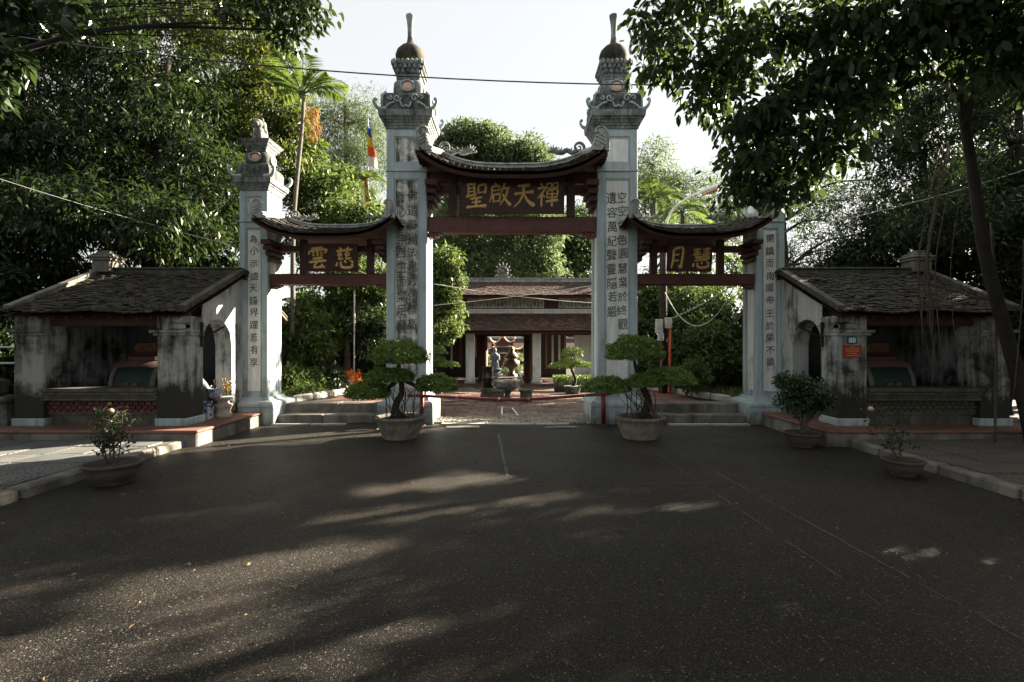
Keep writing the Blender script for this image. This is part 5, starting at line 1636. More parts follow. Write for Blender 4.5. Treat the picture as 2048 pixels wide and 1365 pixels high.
# gaps cut into the crowns on the right to lay sun streaks on the road: (x0, y0, x1, y1, half width, openness)
def road_pt(px, py):
    Y = 1024 * EYE / (py - 684)
    return ((px - 1024) / 1024 * Y, Y)
GAPS = []
for (ax, ay, bx_, by_, th, op) in ((900, 951, 1081, 932, 8, .8), (738, 982, 1008, 955, 10, 1), (700, 1036, 992, 1001, 14, 1), (992, 1001, 1104, 1000, 9, .8), (846, 1055, 1027, 1028, 13, .6), (1108, 994, 1290, 972, 11, .9),
        (1150, 1024, 1400, 1006, 12, .85), (1150, 1066, 1420, 1052, 17, .75), (620, 1116, 765, 1090, 12, 1), (1161, 1248, 1292, 1217, 12, .25), (240, 1191, 699, 1099, 25, 1), (-60, 1325, 255, 1271, 22, .9), (-60, 1166, 192, 1139, 14, .45), (60, 1011, 271, 992, 8, .5),
        (0, 1095, 160, 1067, 10, .5), (311, 1040, 551, 1011, 8, .55), (400, 1243, 680, 1203, 14, .35), (-200, 900, 200, 882, 7, .6), (1620, 1122, 1825, 1105, 17, .72), (1830, 1106, 1960, 1090, 11, .7), (1960, 1122, 2040, 1107, 9, .7), (1563, 1190, 1705, 1186, 10, .35),
        (1500, 963, 1555, 955, 6, .9), (1640, 966, 1662, 966, 5, .8), (1751, 1150, 1825, 1144, 7, .8), (1690, 888, 1767, 903, 5, .7), (540, 925, 640, 915, 6, .5), (600, 965, 700, 950, 6, .5)):
    (x0_, y0_), (x1_, y1_) = road_pt(ax, ay), road_pt(bx_, by_)
    ym = (y0_ + y1_) / 2
    GAPS.append((x0_, y0_, x1_, y1_, max(.05, th * ym * ym / 1638), op))
SD = np.array(sun_dir)
def sunny(P):
    """True for leaves that would stand in one of the sun's lanes"""
    g = P - SD[None] * (P[:, 2:3] / SD[2])
    wob = np.sin(g[:, 0] * 9 + g[:, 1] * 5) * .12 + np.sin(g[:, 0] * 23 - g[:, 1] * 17) * .08
    out = np.zeros(len(P), bool)
    for x0_, y0_, x1_, y1_, h, op in GAPS:
        dx, dy = x1_ - x0_, y1_ - y0_
        L2 = dx * dx + dy * dy
        t_ = np.clip(((g[:, 0] - x0_) * dx + (g[:, 1] - y0_) * dy) / L2, 0, 1)
        dd = np.hypot(g[:, 0] - x0_ - t_ * dx, g[:, 1] - y0_ - t_ * dy)
        out |= nr.rand(len(P)) < op * np.clip((1.75 + wob * 2.5 - dd / h) / .95, 0, 1)
    yl = P[:, 1] - (P[:, 0] + 5.0) * SD[1] / SD[0]          # where the ray crosses the line of the left gate wall
    out |= (yl > 9.2 + wob) | ((yl > 7.66) & (yl < 7.95))
    return out

def clumps(ells, shell=.55):
    C = []
    for (c, r, n) in ells:
        o = unit(nr.normal(size=(n, 3))) * (shell + (1 - shell) * nr.rand(n, 1) ** .8)
        C.append(np.asarray(c)[None] + o * np.asarray(r)[None])
    return C

def tree(name, label, base, top, ells, clump_r, nleaf, L, W, mat, bark='bark', group='trees round the temple gate', tr=.16, droop=.4, hexa=False, shell=.55, lean=(0, 0), cat='tree', twigs=True, flat=.8, boughs=None, limb_r=.45, way=None):
    base = Vector(base)
    root = empty(name, base, label, cat, group)
    m = MB()
    path = [base]
    for k in range(1, 7):
        f = k / 6
        path.append(base + (Vector(top) - base) * f + Vector((math.sin(f * 5 + base.x) * .12 + lean[0] * f * (1 - f), math.cos(f * 4 + base.y) * .10 + lean[1] * f * (1 - f), 0)))
    if way: path = [base] + [Vector(q) for q in way] + [Vector(top)]
    pts = [Vector(p) for p in spline(path, 3)]
    nn = len(pts)
    m.tube(pts, [tr * (1.25 - .9 * k / (nn - 1)) * (1.3 if k == 0 else 1) for k in range(nn)], 8)
    CC = clumps(ells, shell)
    if boughs:
        for bo in boughs:
            bp_ = [Vector(p) for p in spline(bo, 6)]
            m.tube(bp_, [tr * (.55 - .42 * k / (len(bp_) - 1)) for k in range(len(bp_))], 7)
            pts += bp_
        nn = len(pts)
    for (c, r, n), C in zip(ells, CC):
        c = Vector(c)
        # limb from the trunk towards this bough
        kz = min(range(nn), key=(lambda i: (pts[i] - c).length) if boughs else (lambda i: abs(pts[i].z - (c.z - .6 * (c - pts[i]).length * .6)) + .15 * (pts[i] - c).length))
        a = pts[kz]
        mid = a.lerp(c, .5) + Vector((rng.uniform(-.2, .2), rng.uniform(-.2, .2), .12 * (c - a).length))
        lp = [Vector(p) for p in spline([a, mid, c], 4)]
        r0 = tr * limb_r
        m.tube(lp, [r0 * (1 - .75 * k / (len(lp) - 1)) for k in range(len(lp))], 6)
        if twigs:
            for q in C[: max(6, len(C) // 2)]:
                q = Vector(q)
                st = lp[rng.randrange(2, len(lp))]
                md = st.lerp(q, .5) + Vector((rng.uniform(-.1, .1), rng.uniform(-.1, .1), .06))
                m.tube([st, md, q], [r0 * .22, r0 * .15, r0 * .05], 4)
    m.build('trunk', M[bark], root, True)
    C = np.concatenate(CC)
    rr = clump_r * nr.uniform(.6, 1.35, len(C))
    V, F = sprig(C, rr, nleaf, L, W, droop, .8, hexa, flat)
    if base.x > 7 and base.y < 16:
        keep = ~sunny(V.reshape(-1, F.shape[1], 3).mean(1))
        V = V.reshape(-1, F.shape[1], 3)[keep].reshape(-1, 3); F = F[: int(keep.sum())]
    me = np_mesh('crown', V, F)
    link_mesh('crown', me, M[mat], root)
    return root

def E(px, py, Y, rpx, rpy, ry, n):
    s = Y / 1024
    return (tuple(at(px, py, Y)), (rpx * s, ry, rpy * s), n)

# --- great trees behind the lodge on the left
tree('broad_tree', 'big dark tree with a forked trunk rising straight behind the lodge with offerings', (-9.3, 13.0, 0), at(330, 120, 13),
     [E(330, 300, 12.8, 150, 120, 1.3, 70), E(180, 330, 12.6, 150, 130, 1.3, 70), E(420, 420, 12.4, 90, 110, 1.1, 45), E(250, 470, 12.4, 190, 60, 1.2, 55), E(60, 420, 12.6, 120, 110, 1.2, 50), E(330, 170, 13.2, 120, 90, 1.3, 40), E(190, 420, 10.9, 150, 44, 1.2, 60), E(330, 455, 10.6, 80, 40, 1.0, 30)],
     .42, 95, .20, .052, 'leaf_left', 'bark_dark', tr=.17, droop=.7)
tree('broad_tree', 'dense dark tree filling the far left edge behind the railing', (-14.2, 13.5, 0), at(60, 60, 13.2),
     [E(60, 150, 13, 160, 130, 1.4, 80), E(-120, 300, 12.6, 160, 160, 1.4, 60), E(120, 30, 13.2, 170, 90, 1.4, 60), E(-60, 20, 13, 120, 110, 1.3, 40), E(20, 290, 12.4, 130, 90, 1.2, 45), E(0, 500, 12.0, 90, 70, 1, 35), E(-140, 520, 12, 90, 90, 1, 30)],
     .44, 95, .21, .055, 'leaf_left', 'bark_dark', tr=.2, droop=.7)
tree('tall_tree', 'tall yellow-green tree with a pale bare stem behind the palm and the short pillar', (-10.2, 16.0, 0), at(352, -40, 16),
     [E(330, 60, 16, 110, 120, 1.4, 60), E(450, 100, 15.6, 110, 110, 1.3, 70), E(520, 220, 15, 90, 90, 1.2, 60), E(420, 250, 15.2, 110, 90, 1.2, 60), E(540, 130, 15.2, 60, 70, 1.0, 34), E(470, -30, 16, 130, 60, 1.4, 46), E(590, 270, 14.8, 50, 60, .8, 26), E(230, -10, 16, 120, 90, 1.4, 46)],
     .40, 80, .20, .055, 'leaf_yellow', 'bark', tr=.16, droop=.8)
tree('broad_tree', 'tall dark tree behind the yellow-green one at the top left', (-17, 19, 0), at(150, 0, 19),
     [E(100, 200, 19, 220, 200, 2, 90), E(330, 380, 18, 200, 130, 1.6, 70), E(250, 60, 19, 200, 160, 2, 70), E(-60, 420, 18, 160, 160, 1.6, 50), E(440, 330, 18, 90, 110, 1.2, 40)],
     .7, 80, .26, .08, 'leaf_dark', 'bark_dark', tr=.22, droop=.5)
for px_, py_, Y, rx, rz, lab in ((20, 610, 11.5, 70, 90, 'dark undergrowth behind the railing at the far left'), (-90, 600, 11.0, 90, 110, 'dark thicket at the outermost left edge'), (20, 720, 10.6, 46, 60, 'low dark shrub right behind the mossy low wall'), (150, 590, 13.5, 90, 70, 'dark undergrowth behind the lodge with offerings'), (400, 560, 13.2, 90, 60, 'dark undergrowth between the lodge roof and the lit short pillar')):
    tree('thicket', lab, at(px_, 850, Y), at(px_, py_, Y), [E(px_, py_, Y, rx, rz, .8, 60), E(px_ + 20, py_ + 60, Y, rx, rz * .6, .7, 34)], .34, 80, .18, .06, 'leaf_dark', 'bark_dark', tr=.05, group='undergrowth at the edges', cat='shrub', twigs=False)
for px_, py_, Y, rx, rz, lab in ((2030, 640, 11.5, 60, 100, 'dark undergrowth behind the fig trunk'), (2120, 620, 11.0, 80, 120, 'dark thicket at the outermost right edge'), (1900, 570, 13.4, 110, 60, 'dark undergrowth behind the lodge with the number plate'), (1700, 560, 13.6, 70, 50, 'dark undergrowth right of the pillar behind leaves')):
    tree('thicket', lab, at(px_, 850, Y), at(px_, py_, Y), [E(px_, py_, Y, rx, rz, .8, 60), E(px_ + 20, py_ + 60, Y, rx, rz * .6, .7, 34)], .34, 80, .16, .055, 'leaf_dark', 'bark_dark', tr=.05, group='undergrowth at the edges', cat='shrub', twigs=False)
# near boughs reaching in at the top left
tree('leafy_bough_tree', 'nearer tree whose leafy boughs hang in at the top edge, left of the finials', (-10.5, 6.6, 0), (-8.0, 7.2, 7.2),
     [E(520, -10, 8.2, 110, 42, .7, 24), E(615, 5, 8.0, 34, 34, .4, 9), E(400, -50, 8.2, 130, 50, .8, 22), E(240, -60, 8.0, 120, 60, .8, 18), E(575, 60, 8.2, 40, 22, .4, 7)],
     .26, 34, .15, .06, 'leaf_left', 'bark_dark', tr=.13, droop=.8, hexa=True)

# --- behind the gate, centre left: backlit, with haze put into the paler leaf colour
tree('pine_tree', 'pale feathery pine behind the flag and the palm', at(690, 740, 25), at(690, 190, 25),
     [E(690, 260, 25, 60, 70, 1.4, 46), E(650, 330, 24.5, 60, 80, 1.4, 46), E(735, 330, 24.5, 55, 90, 1.3, 46), E(690, 430, 24, 90, 90, 1.5, 50), E(745, 240, 25.5, 40, 50, 1, 22), E(640, 240, 25, 40, 40, 1, 18)],
     .62, 110, .26, .035, 'leaf_far', 'bark', tr=.2, droop=.1, group='trees behind the gate')
tree('round_tree', 'leafy green tree close behind the side roof, under the palm fan', at(655, 760, 16), at(660, 400, 16),
     [E(640, 380, 16, 70, 60, 1, 46), E(700, 440, 15.6, 80, 50, 1, 46), E(740, 470, 15.4, 50, 60, .9, 32), E(620, 470, 15.5, 60, 50, .9, 32), E(600, 330, 16.5, 40, 60, .9, 24)],
     .38, 80, .19, .07, 'leaf_mid', 'bark', tr=.13, group='trees behind the gate')
for i, (a, lab, mt) in enumerate((((930, 300), 'olive broad crown rising over the middle of the high roof', 'leaf_far'), ((1050, 320), 'smaller olive crown beside the first, over the high roof', 'leaf_far'))):
    px_, py_ = a
    if i == 0:
        es = [E(930, 295, 32, 58, 44, 2, 60), E(890, 330, 32, 45, 50, 2, 40), E(985, 300, 32, 45, 42, 2, 44), E(960, 380, 32, 90, 60, 2, 50), E(930, 470, 31, 66, 60, 1.6, 50), E(960, 540, 30.6, 60, 36, 1.4, 36)]
    else:
        es = [E(1050, 325, 32, 48, 40, 1.8, 46), E(1010, 345, 32, 36, 36, 1.6, 26), E(1085, 345, 32, 26, 34, 1.4, 24), E(1050, 390, 32, 80, 60, 2, 44), E(1060, 470, 31, 66, 60, 1.6, 50), E(1070, 540, 30.6, 60, 36, 1.4, 36)]
    tree('round_tree', lab, at(px_ + 20, 760, 32), at(px_ + 15, py_, 32), es, .7, 110, .30, .11, mt, 'bark', tr=.26, droop=.2, group='trees behind the gate')
for i, (px_, lab) in enumerate(((880, 'dark wood tree behind the hall, over its leafy bush end'), (965, 'dark wood tree behind the hall, left of its roof jewel'), (1060, 'dark wood tree behind the hall, right of its roof jewel'), (1150, 'dark wood tree behind the hall, by the lettered pillar'))):
    tree('forest_tree', lab, at(px_, 770, 54), at(px_, 480, 54), [E(px_, 470, 54, 62, 60, 3, 70), E(px_ + 20, 540, 53, 60, 50, 3, 60), E(px_ - 25, 545, 53.5, 50, 60, 3, 50), E(px_, 620, 53, 60, 50, 3, 50)],
         1.1, 110, .44, .18, 'leaf_hedge', 'bark_dark', tr=.3, group='dark trees behind the hall')
tree('leafy_bush', 'bright leafy bush tree beside the hall, against the blotched pillar', (-2.55, 14.6, .3), at(880, 560, 14.4),
     [E(880, 545, 14.4, 38, 60, .6, 46), E(890, 630, 14.3, 34, 50, .55, 36), E(862, 600, 14.5, 34, 70, .6, 36), E(897, 575, 14.2, 24, 45, .5, 20)],
     .24, 80, .14, .055, 'leaf_mid', 'bark', tr=.08, group='garden bushes', cat='bush')
# --- garden seen through the left opening
LG = [('broad_shrub', 'dark tall shrub in the left garden, beside the leaning stem', 735, 640, 15, 60, 110, .8, 'leaf_dark'), ('broad_shrub', 'glossy shrub with palm-like tufts next to the lit short pillar', 600, 660, 13.2, 45, 70, .6, 'leaf_mid'),
      ('broad_shrub', 'sunlit shrub in the middle of the left garden', 640, 640, 14.4, 50, 60, .6, 'leaf_mid'), ('broad_shrub', 'dim shrub filling the back of the left garden', 680, 600, 18, 110, 120, .8, 'leaf_dark'),
      ('broad_shrub', 'dark leafy crown under the left beam', 740, 590, 16.5, 60, 60, .8, 'leaf_dark')]
for nm, lab, px_, py_, Y, rx, rz, ry, mt in LG:
    tree(nm, lab, at(px_, 800, Y), at(px_ + 4, py_, Y), [E(px_, py_, Y, rx, rz, ry, 56), E(px_ + rx * .4, py_ + rz * .5, Y - .2, rx * .7, rz * .6, ry, 32), E(px_ - rx * .4, py_ + rz * .5, Y - .2, rx * .6, rz * .6, ry, 30)],
         .26, 75, .16, .06, mt, 'bark', tr=.05, group='garden bushes', cat='shrub')
for px_, py_, Y, rx, rz, lab in ((585, 760, 11.9, 26, 34, 'low leafy bush at the foot of the lit short pillar'), (620, 770, 12.3, 30, 30, 'low pale-leaved bush in the left garden'), (660, 765, 12.6, 34, 34, 'round dark bush in the left garden by the red flowers'), (605, 790, 11.6, 26, 18, 'grassy low bush on the bed edge near the steps')):
    tree('low_bush', lab, at(px_, 805, Y), at(px_, py_, Y), [E(px_, py_, Y, rx, rz, .35, 34)], .16, 60, .11, .04, 'leaf_mid' if 'dark' not in lab else 'leaf_dark', 'bark', tr=.02, group='low bushes of the left garden', cat='bush', twigs=False)
tree('leaning_tree', 'small tree with a reddish leaning stem in the left garden', at(682, 765, 14.2), at(725, 590, 14.4), [E(745, 560, 14.5, 50, 40, .6, 30), E(690, 570, 14.6, 40, 40, .6, 20)], .26, 60, .16, .06, 'leaf_mid', 'bark', tr=.10, group='garden bushes')
m = MB(); m.tube([at(708, 790, 14.0), at(709, 570, 14.0)], .022, 6); tag(m.build('thin_pole', M['cable_white'], None), 'thin pale pole standing beside the leaning stem', 'pole')
q = MB(); 
fb = empty('flower_clump', at(705, 770, 13.6), 'clump of red and orange flowers beside the leaning stem', 'flowers')
C = np.array([at(705 + rng.uniform(-16, 16), 752 + rng.uniform(-10, 12), 13.6 + rng.uniform(-.2, .2)) for _ in range(40)])
V, F = sprig(C, np.full(40, .05), 14, .05, .03); link_mesh('blossoms', np_mesh('blossoms', V, F), leaf_mat('red_flowers', (.35, .03, .02, 1), (.7, .25, .03, 1), .3), fb)
# --- right opening and behind
RG = [('hedge_tree', 'dense dark tree mass behind the meter pole', 1400, 640, 14.2, 70, 80, .9, 'leaf_hedge'), ('hedge_tree', 'dark shrub beside the pillar behind leaves', 1455, 700, 13.2, 40, 90, .7, 'leaf_hedge'), ('hedge_tree', 'dark leafy mass right under the side beam', 1330, 600, 15.2, 60, 40, .8, 'leaf_hedge'),
      ('hedge_tree', 'rounded mid-green shrub in front of the meter pole trees', 1420, 700, 12.9, 40, 50, .5, 'leaf_mid'), ('hedge_tree', 'dark shrub at the foot of the meter pole', 1360, 720, 13.4, 50, 40, .5, 'leaf_hedge'), ('hedge_tree', 'dark trees at the back of the right garden', 1400, 540, 18, 110, 80, 1, 'leaf_mid'), ('hedge_tree', 'low dark shrub close to the lettered pillar', 1300, 690, 14.6, 40, 70, .6, 'leaf_hedge')]
for nm, lab, px_, py_, Y, rx, rz, ry, mt in RG:
    tree(nm, lab, at(px_, 800, Y), at(px_ + 4, py_, Y), [E(px_, py_, Y, rx, rz, ry, 60), E(px_ + rx * .4, py_ + rz * .5, Y - .2, rx * .7, rz * .6, ry, 34), E(px_ - rx * .4, py_ + rz * .5, Y - .2, rx * .6, rz * .6, ry, 34)],
         .26, 80, .15, .06, mt, 'bark_dark', tr=.05, group='trees of the right garden', cat='tree')
tree('low_bush', 'clipped round bush beside the pruned pot tree and the right steps', at(1385, 800, 11.7), at(1385, 745, 11.7), [E(1385, 750, 11.7, 36, 28, .35, 44)], .13, 80, .07, .03, 'leaf_mid', 'bark', tr=.03, group='low bushes of the right garden', cat='bush', twigs=False)
tree('tall_tree', 'backlit tree, haze in its pale leaf colour, behind the lettered pillar and palms', at(1300, 760, 24), at(1310, 330, 24), [E(1300, 330, 24, 36, 50, 1.2, 36), E(1330, 390, 23.5, 50, 40, 1.2, 36), E(1420, 420, 23, 70, 46, 1.3, 46), E(1480, 450, 22, 50, 50, 1.2, 36), E(1290, 420, 23, 40, 70, 1.2, 36), E(1380, 480, 22, 80, 40, 1.2, 36), E(1400, 360, 24, 50, 30, 1, 14)],
     .55, 75, .22, .05, 'leaf_far', 'bark', tr=.16, droop=.2, group='trees behind the gate')
tree('thin_tree', 'thin dark-stemmed tree with sparse sprays right of the pillar behind leaves', at(1580, 800, 14), at(1570, 370, 14), [E(1600, 420, 14, 50, 30, .8, 16), E(1660, 440, 14, 70, 40, .9, 26), E(1640, 500, 14, 80, 40, .9, 30), E(1720, 470, 14, 60, 50, .9, 22), E(1600, 530, 14, 50, 30, .8, 18), E(1690, 540, 13.6, 60, 24, .8, 24), E(1700, 400, 14, 56, 44, .9, 26), E(1650, 350, 14.4, 50, 40, .8, 18), E(1740, 360, 13.8, 40, 50, .8, 20)],
     .34, 62, .13, .030, 'leaf_hedge', 'bark_dark', tr=.10, droop=.2, lean=(.3, 0))
tree('broad_tree', 'dark green tree behind the lodge with the number plate', at(1840, 800, 13.4), at(1830, 180, 13.4), [E(1850, 420, 13.2, 110, 90, 1.2, 84), E(1780, 300, 13.4, 50, 50, .8, 26), E(1880, 250, 13.4, 90, 80, 1.2, 60), E(1790, 480, 13, 60, 60, 1, 40), E(1930, 480, 12.8, 100, 80, 1.2, 60), E(1720, 520, 13.2, 40, 36, .8, 18), E(1820, 200, 13.6, 60, 50, 1, 30), E(1890, 430, 10.8, 110, 50, 1.1, 50)],
     .36, 80, .16, .05, 'leaf_dark', 'bark_dark', tr=.16, droop=.3)
tree('broad_tree', 'dark tree closing the far right edge behind the hanging roots', at(2040, 800, 12.5), at(2040, 200, 12.6), [E(2020, 300, 12.6, 110, 110, 1.2, 70), E(2060, 470, 12.2, 100, 90, 1.2, 60), E(2000, 140, 12.8, 110, 80, 1.2, 60), E(2150, 300, 12.4, 100, 160, 1.4, 70), E(2010, 590, 11.8, 50, 60, .8, 24)],
     .38, 85, .16, .055, 'leaf_dark', 'bark_dark', tr=.2, droop=.3)

# --- the fig tree overhead, right: trunk with hanging roots, boughs with broad leaves
root_x, root_y = 7.75, 7.55
fig = tree('fig_tree', 'old fig tree at the right edge, broad-leaved boughs hanging over the road', (root_x, root_y, 0), tuple(at(1880, -20, 6.2)),
     [E(1330, 40, 6.6, 62, 60, .7, 34), E(1440, 110, 6.3, 90, 80, .8, 54), E(1560, 60, 6.2, 120, 80, .8, 60), E(1640, 170, 6.0, 90, 80, .8, 50), E(1520, 230, 6.2, 90, 60, .7, 44), E(1505, 330, 6.3, 62, 60, .6, 34), E(1640, 290, 5.9, 80, 66, .7, 44), E(1710, 200, 6.0, 50, 60, .6, 26),
      E(1740, 50, 5.8, 110, 80, .9, 76), E(1900, 20, 5.6, 130, 80, 1.0, 96), E(2010, 70, 5.4, 90, 90, 1.0, 76), E(1310, 130, 6.6, 42, 40, .5, 16), E(1420, 200, 6.4, 50, 34, .5, 14), E(1560, 380, 6.2, 60, 26, .5, 14), E(1485, 395, 6.4, 32, 20, .4, 8), E(1820, 120, 5.8, 60, 50, .7, 22), E(1420, -10, 6.4, 90, 40, .8, 30)],
     .20, 16, .145, .064, 'leaf_near', 'bark_dark', tr=.08, droop=.9, hexa=True, shell=.2, limb_r=.3, way=[tuple(at(2010, 660, 7.4)), tuple(at(1968, 500, 7.2)), tuple(at(1945, 340, 7.0)), tuple(at(1918, 190, 6.7)), tuple(at(1892, 70, 6.4))],
     boughs=[[tuple(at(1918, 190, 6.7)), (5.0, 6.2, 5.4), (4.0, 6.3, 5.5), (3.0, 6.4, 5.5)], [tuple(at(1918, 190, 6.7)), (4.9, 6.0, 4.7), (4.0, 6.1, 4.2), (3.1, 6.2, 3.5)], [tuple(at(1892, 70, 6.4)), (4.8, 5.8, 6.2), (3.6, 6.2, 6.3), (2.0, 6.6, 6.0)], [tuple(at(1930, 250, 6.8)), tuple(at(1975, 110, 6.4)), tuple(at(2060, 180, 6.0))]])
m = MB()
for k in range(18):
    x = root_x + rng.uniform(-.75, .55); y = root_y + rng.uniform(-.9, .1); z1 = rng.uniform(2.6, 5.2); z0 = rng.choice((0.02, 0.05, .8, 1.2, 1.5))
    m.tube(spline([(x, y, z1), (x + rng.uniform(-.08, .08), y, z1 * .6 + z0 * .4), (x + rng.uniform(-.12, .12), y + rng.uniform(-.06, .06), z0)], 5), [rng.uniform(.006, .02)] * 11, 5)
for k in range(9):
    x = 6.35 + rng.uniform(-.22, .22); y = 7.7 + rng.uniform(-.2, .2)
    z0 = rng.uniform(1.05, 1.9)
    m.tube(spline([(x + .3, y, 4.6), (x + rng.uniform(-.05, .05), y, 3.0), (x + rng.uniform(-.06, .06), y, 2.1), (x + rng.uniform(-.03, .16), y, z0)], 5), [rng.uniform(.004, .011)] * 16, 4)
m.build('aerial_roots', M['bark'], fig, True)

# --- palms
def palm(label, base, top, nf, L, mat='frond', dry=False, sag=.75, up=.5, trunk_r=.07, name='palm_tree'):
    base, top = Vector(base), Vector(top)
    r = empty(name, base, label, 'palm', 'palms round the gate')
    m = MB(); pts = [base.lerp(top, k / 16) + Vector((.05 * math.sin(k * .5), 0, 0)) for k in range(17)]
    m.tube(pts, [trunk_r * (1.25 - .4 * k / 16) * (1.08 if k % 2 else 1) for k in range(17)], 9); m.build('trunk', M['bark_pale'], r, True)
    for f in range(nf):
        a = 2 * PI * f / nf + rng.uniform(-.25, .25); el = up + rng.uniform(-.35, .45)
        d = Vector((math.cos(a), math.sin(a), 0)); l = L * rng.uniform(.8, 1.1)
        P = []
        for k in range(9):
            t = k / 8
            P.append(top + d * (l * t * math.cos(el) * (1 - .12 * t)) + Vector((0, 0, l * (t * math.sin(el) - sag * t * t * (1 - .3 * math.sin(el))))))
        pin, dirs, nor, Ls = [], [], [], []
        for k in range(26):
            t = .14 + .84 * k / 25
            i = min(7, int(t * 8)); p = P[i].lerp(P[i + 1], t * 8 - i); tan = (P[i + 1] - P[i]).normalized()
            sd = tan.cross(Vector((0, 0, 1))).normalized()
            for s in (-1, 1):
                pin.append(p); dirs.append((sd * s * .8 + tan * .65 + Vector((0, 0, -.10 - .22 * t - .10 * rng.random()))).normalized()); nor.append(Vector((0, 0, 1)) + sd * s * .3)
                Ls.append(l * .34 * math.sin(PI * min(1, .15 + t * .8)) * rng.uniform(.85, 1.1))
        V, F = leaves(np.array(pin), np.array(dirs), unit(np.array(nor)), np.array(Ls), np.full(len(Ls), .030 * L), False, .10)
        fr = link_mesh('frond', np_mesh('frond', V, F), M[mat], r)
        m = MB(); m.tube(P, [.022 * L * .6 * (1 - .85 * k / 8) for k in range(9)], 4); m.build('rib', M[mat], fr)
    if dry:
        P0 = top + Vector((.1, -.1, -.3))
        C = np.array([P0 + Vector((rng.uniform(.08, .30), rng.uniform(-.1, .1), -rng.uniform(.0, .72))) for _ in range(40)])
        V, F = sprig(C, np.full(40, .05), 5, .22, .025, 1.6, .4)
        link_mesh('dry_frond', np_mesh('dry_frond', V, F), M['dry'], r)
    return r
palm('tall areca palm with ringed stem and an orange dry frond beside the short pillar', at(574, 800, 12.6), at(604, 190, 12.4), 10, 1.6, dry=True, up=.85, sag=.62, trunk_r=.05)
palm('lower palm with a bright fan in front of the flags', at(712, 800, 17), at(714, 370, 17), 12, 1.6, up=.7)
palm('small fan palm low in the left garden by the pillar', at(600, 790, 13.8), at(608, 620, 13.8), 9, 1.0, up=.6, trunk_r=.04)
palm('pale palm with upright fronds beside the lettered pillar', at(1302, 800, 17), at(1306, 400, 17), 12, 1.5, up=.8)
palm('spreading palm behind the street lamp', at(1366, 800, 16), at(1362, 425, 16), 11, 1.5, up=.35)

# border grass along the garden beds
for s in (-1, 1):
    n = 2600
    x = s * nr.uniform(3.85, 5.6, n); y = nr.uniform(11.1, 13.6, n)
    keep = np.abs(x) > 4.75 - (y - 11.1) * .34
    P = np.stack([x, y, np.full(n, .3)], 1)[keep]; k = len(P)
    D = unit(np.stack([nr.normal(size=k) * .5, nr.normal(size=k) * .5 - .2, np.ones(k)], 1))
    V, F = leaves(P, D, unit(np.stack([nr.normal(size=k), -np.ones(k), np.full(k, .3)], 1)), nr.uniform(.12, .34, k), np.full(k, .018), False, .35)
    tag(link_mesh('border_grass', np_mesh('border_grass', V, F), M['grass']), 'arching border grass along the ' + ('left' if s < 0 else 'right') + ' garden edge behind the steps', 'grass', kind='stuff')

# --- pruned trees in pots
def pad(c, r, n, L=.040, W=.019, name='foliage_pad', parent=None, mat='leaf_bonsai', hexa=False, bottom=-.35):
    o = unit(nr.normal(size=(n, 3)))
    o = o[o[:, 2] > bottom]
    k = len(o)
    lump = np.array([mnoise.noise(Vector((v[0] * 2.4 + c[0] * 3, v[1] * 2.4 + c[1], v[2] * 2.4))) for v in o])
    lump2 = np.array([mnoise.noise(Vector((v[0] * 7 + c[0] * 3, v[1] * 7 + c[1], v[2] * 7))) for v in o])
    sc = (.93 + .22 * lump + .17 * lump2) * (.78 + .24 * nr.rand(k) ** .45)
    rad = np.where(o[:, 2:3] < 0, .55, 1.0)
    P = np.asarray(c)[None] + o * sc[:, None] * np.asarray(r)[None] * np.concatenate([np.ones((k, 2)), rad], 1)
    D = unit(o * .8 + nr.normal(size=o.shape) * .5 + np.array([0, 0, -.25]))
    N = unit(o + nr.normal(size=o.shape) * .4 + np.array([0, 0, .4]))
    V, F = leaves(P, D, N, L * nr.uniform(.7, 1.3, k), W * nr.uniform(.8, 1.3, k), hexa)
    return link_mesh(name, np_mesh(name, V, F), M[mat], parent)

def bowl_pot(c, r, h, parent, mat, foot=.72):
    m = MB(); m.lathe((c[0], c[1], 0), [(r * foot * .95, 0), (r * foot, .015), (r * foot * 1.0, .035), (r * .80, h * .28), (r * .93, h * .62), (r * .96, h * .84), (r * 1.03, h * .87), (r * 1.05, h * .96), (r * 1.0, h), (r * .90, h * .985), (r * .86, h * .86), (0.01, h * .86)], 36)
    m.build('pot', M[mat], parent, True)
    m = MB(); m.lathe((c[0], c[1], h * .80), [(r * .885, 0), (r * .85, h * .08), (r * .5, h * .13), (.01, h * .14)], 24); m.build('soil', M['soil'], parent, True)

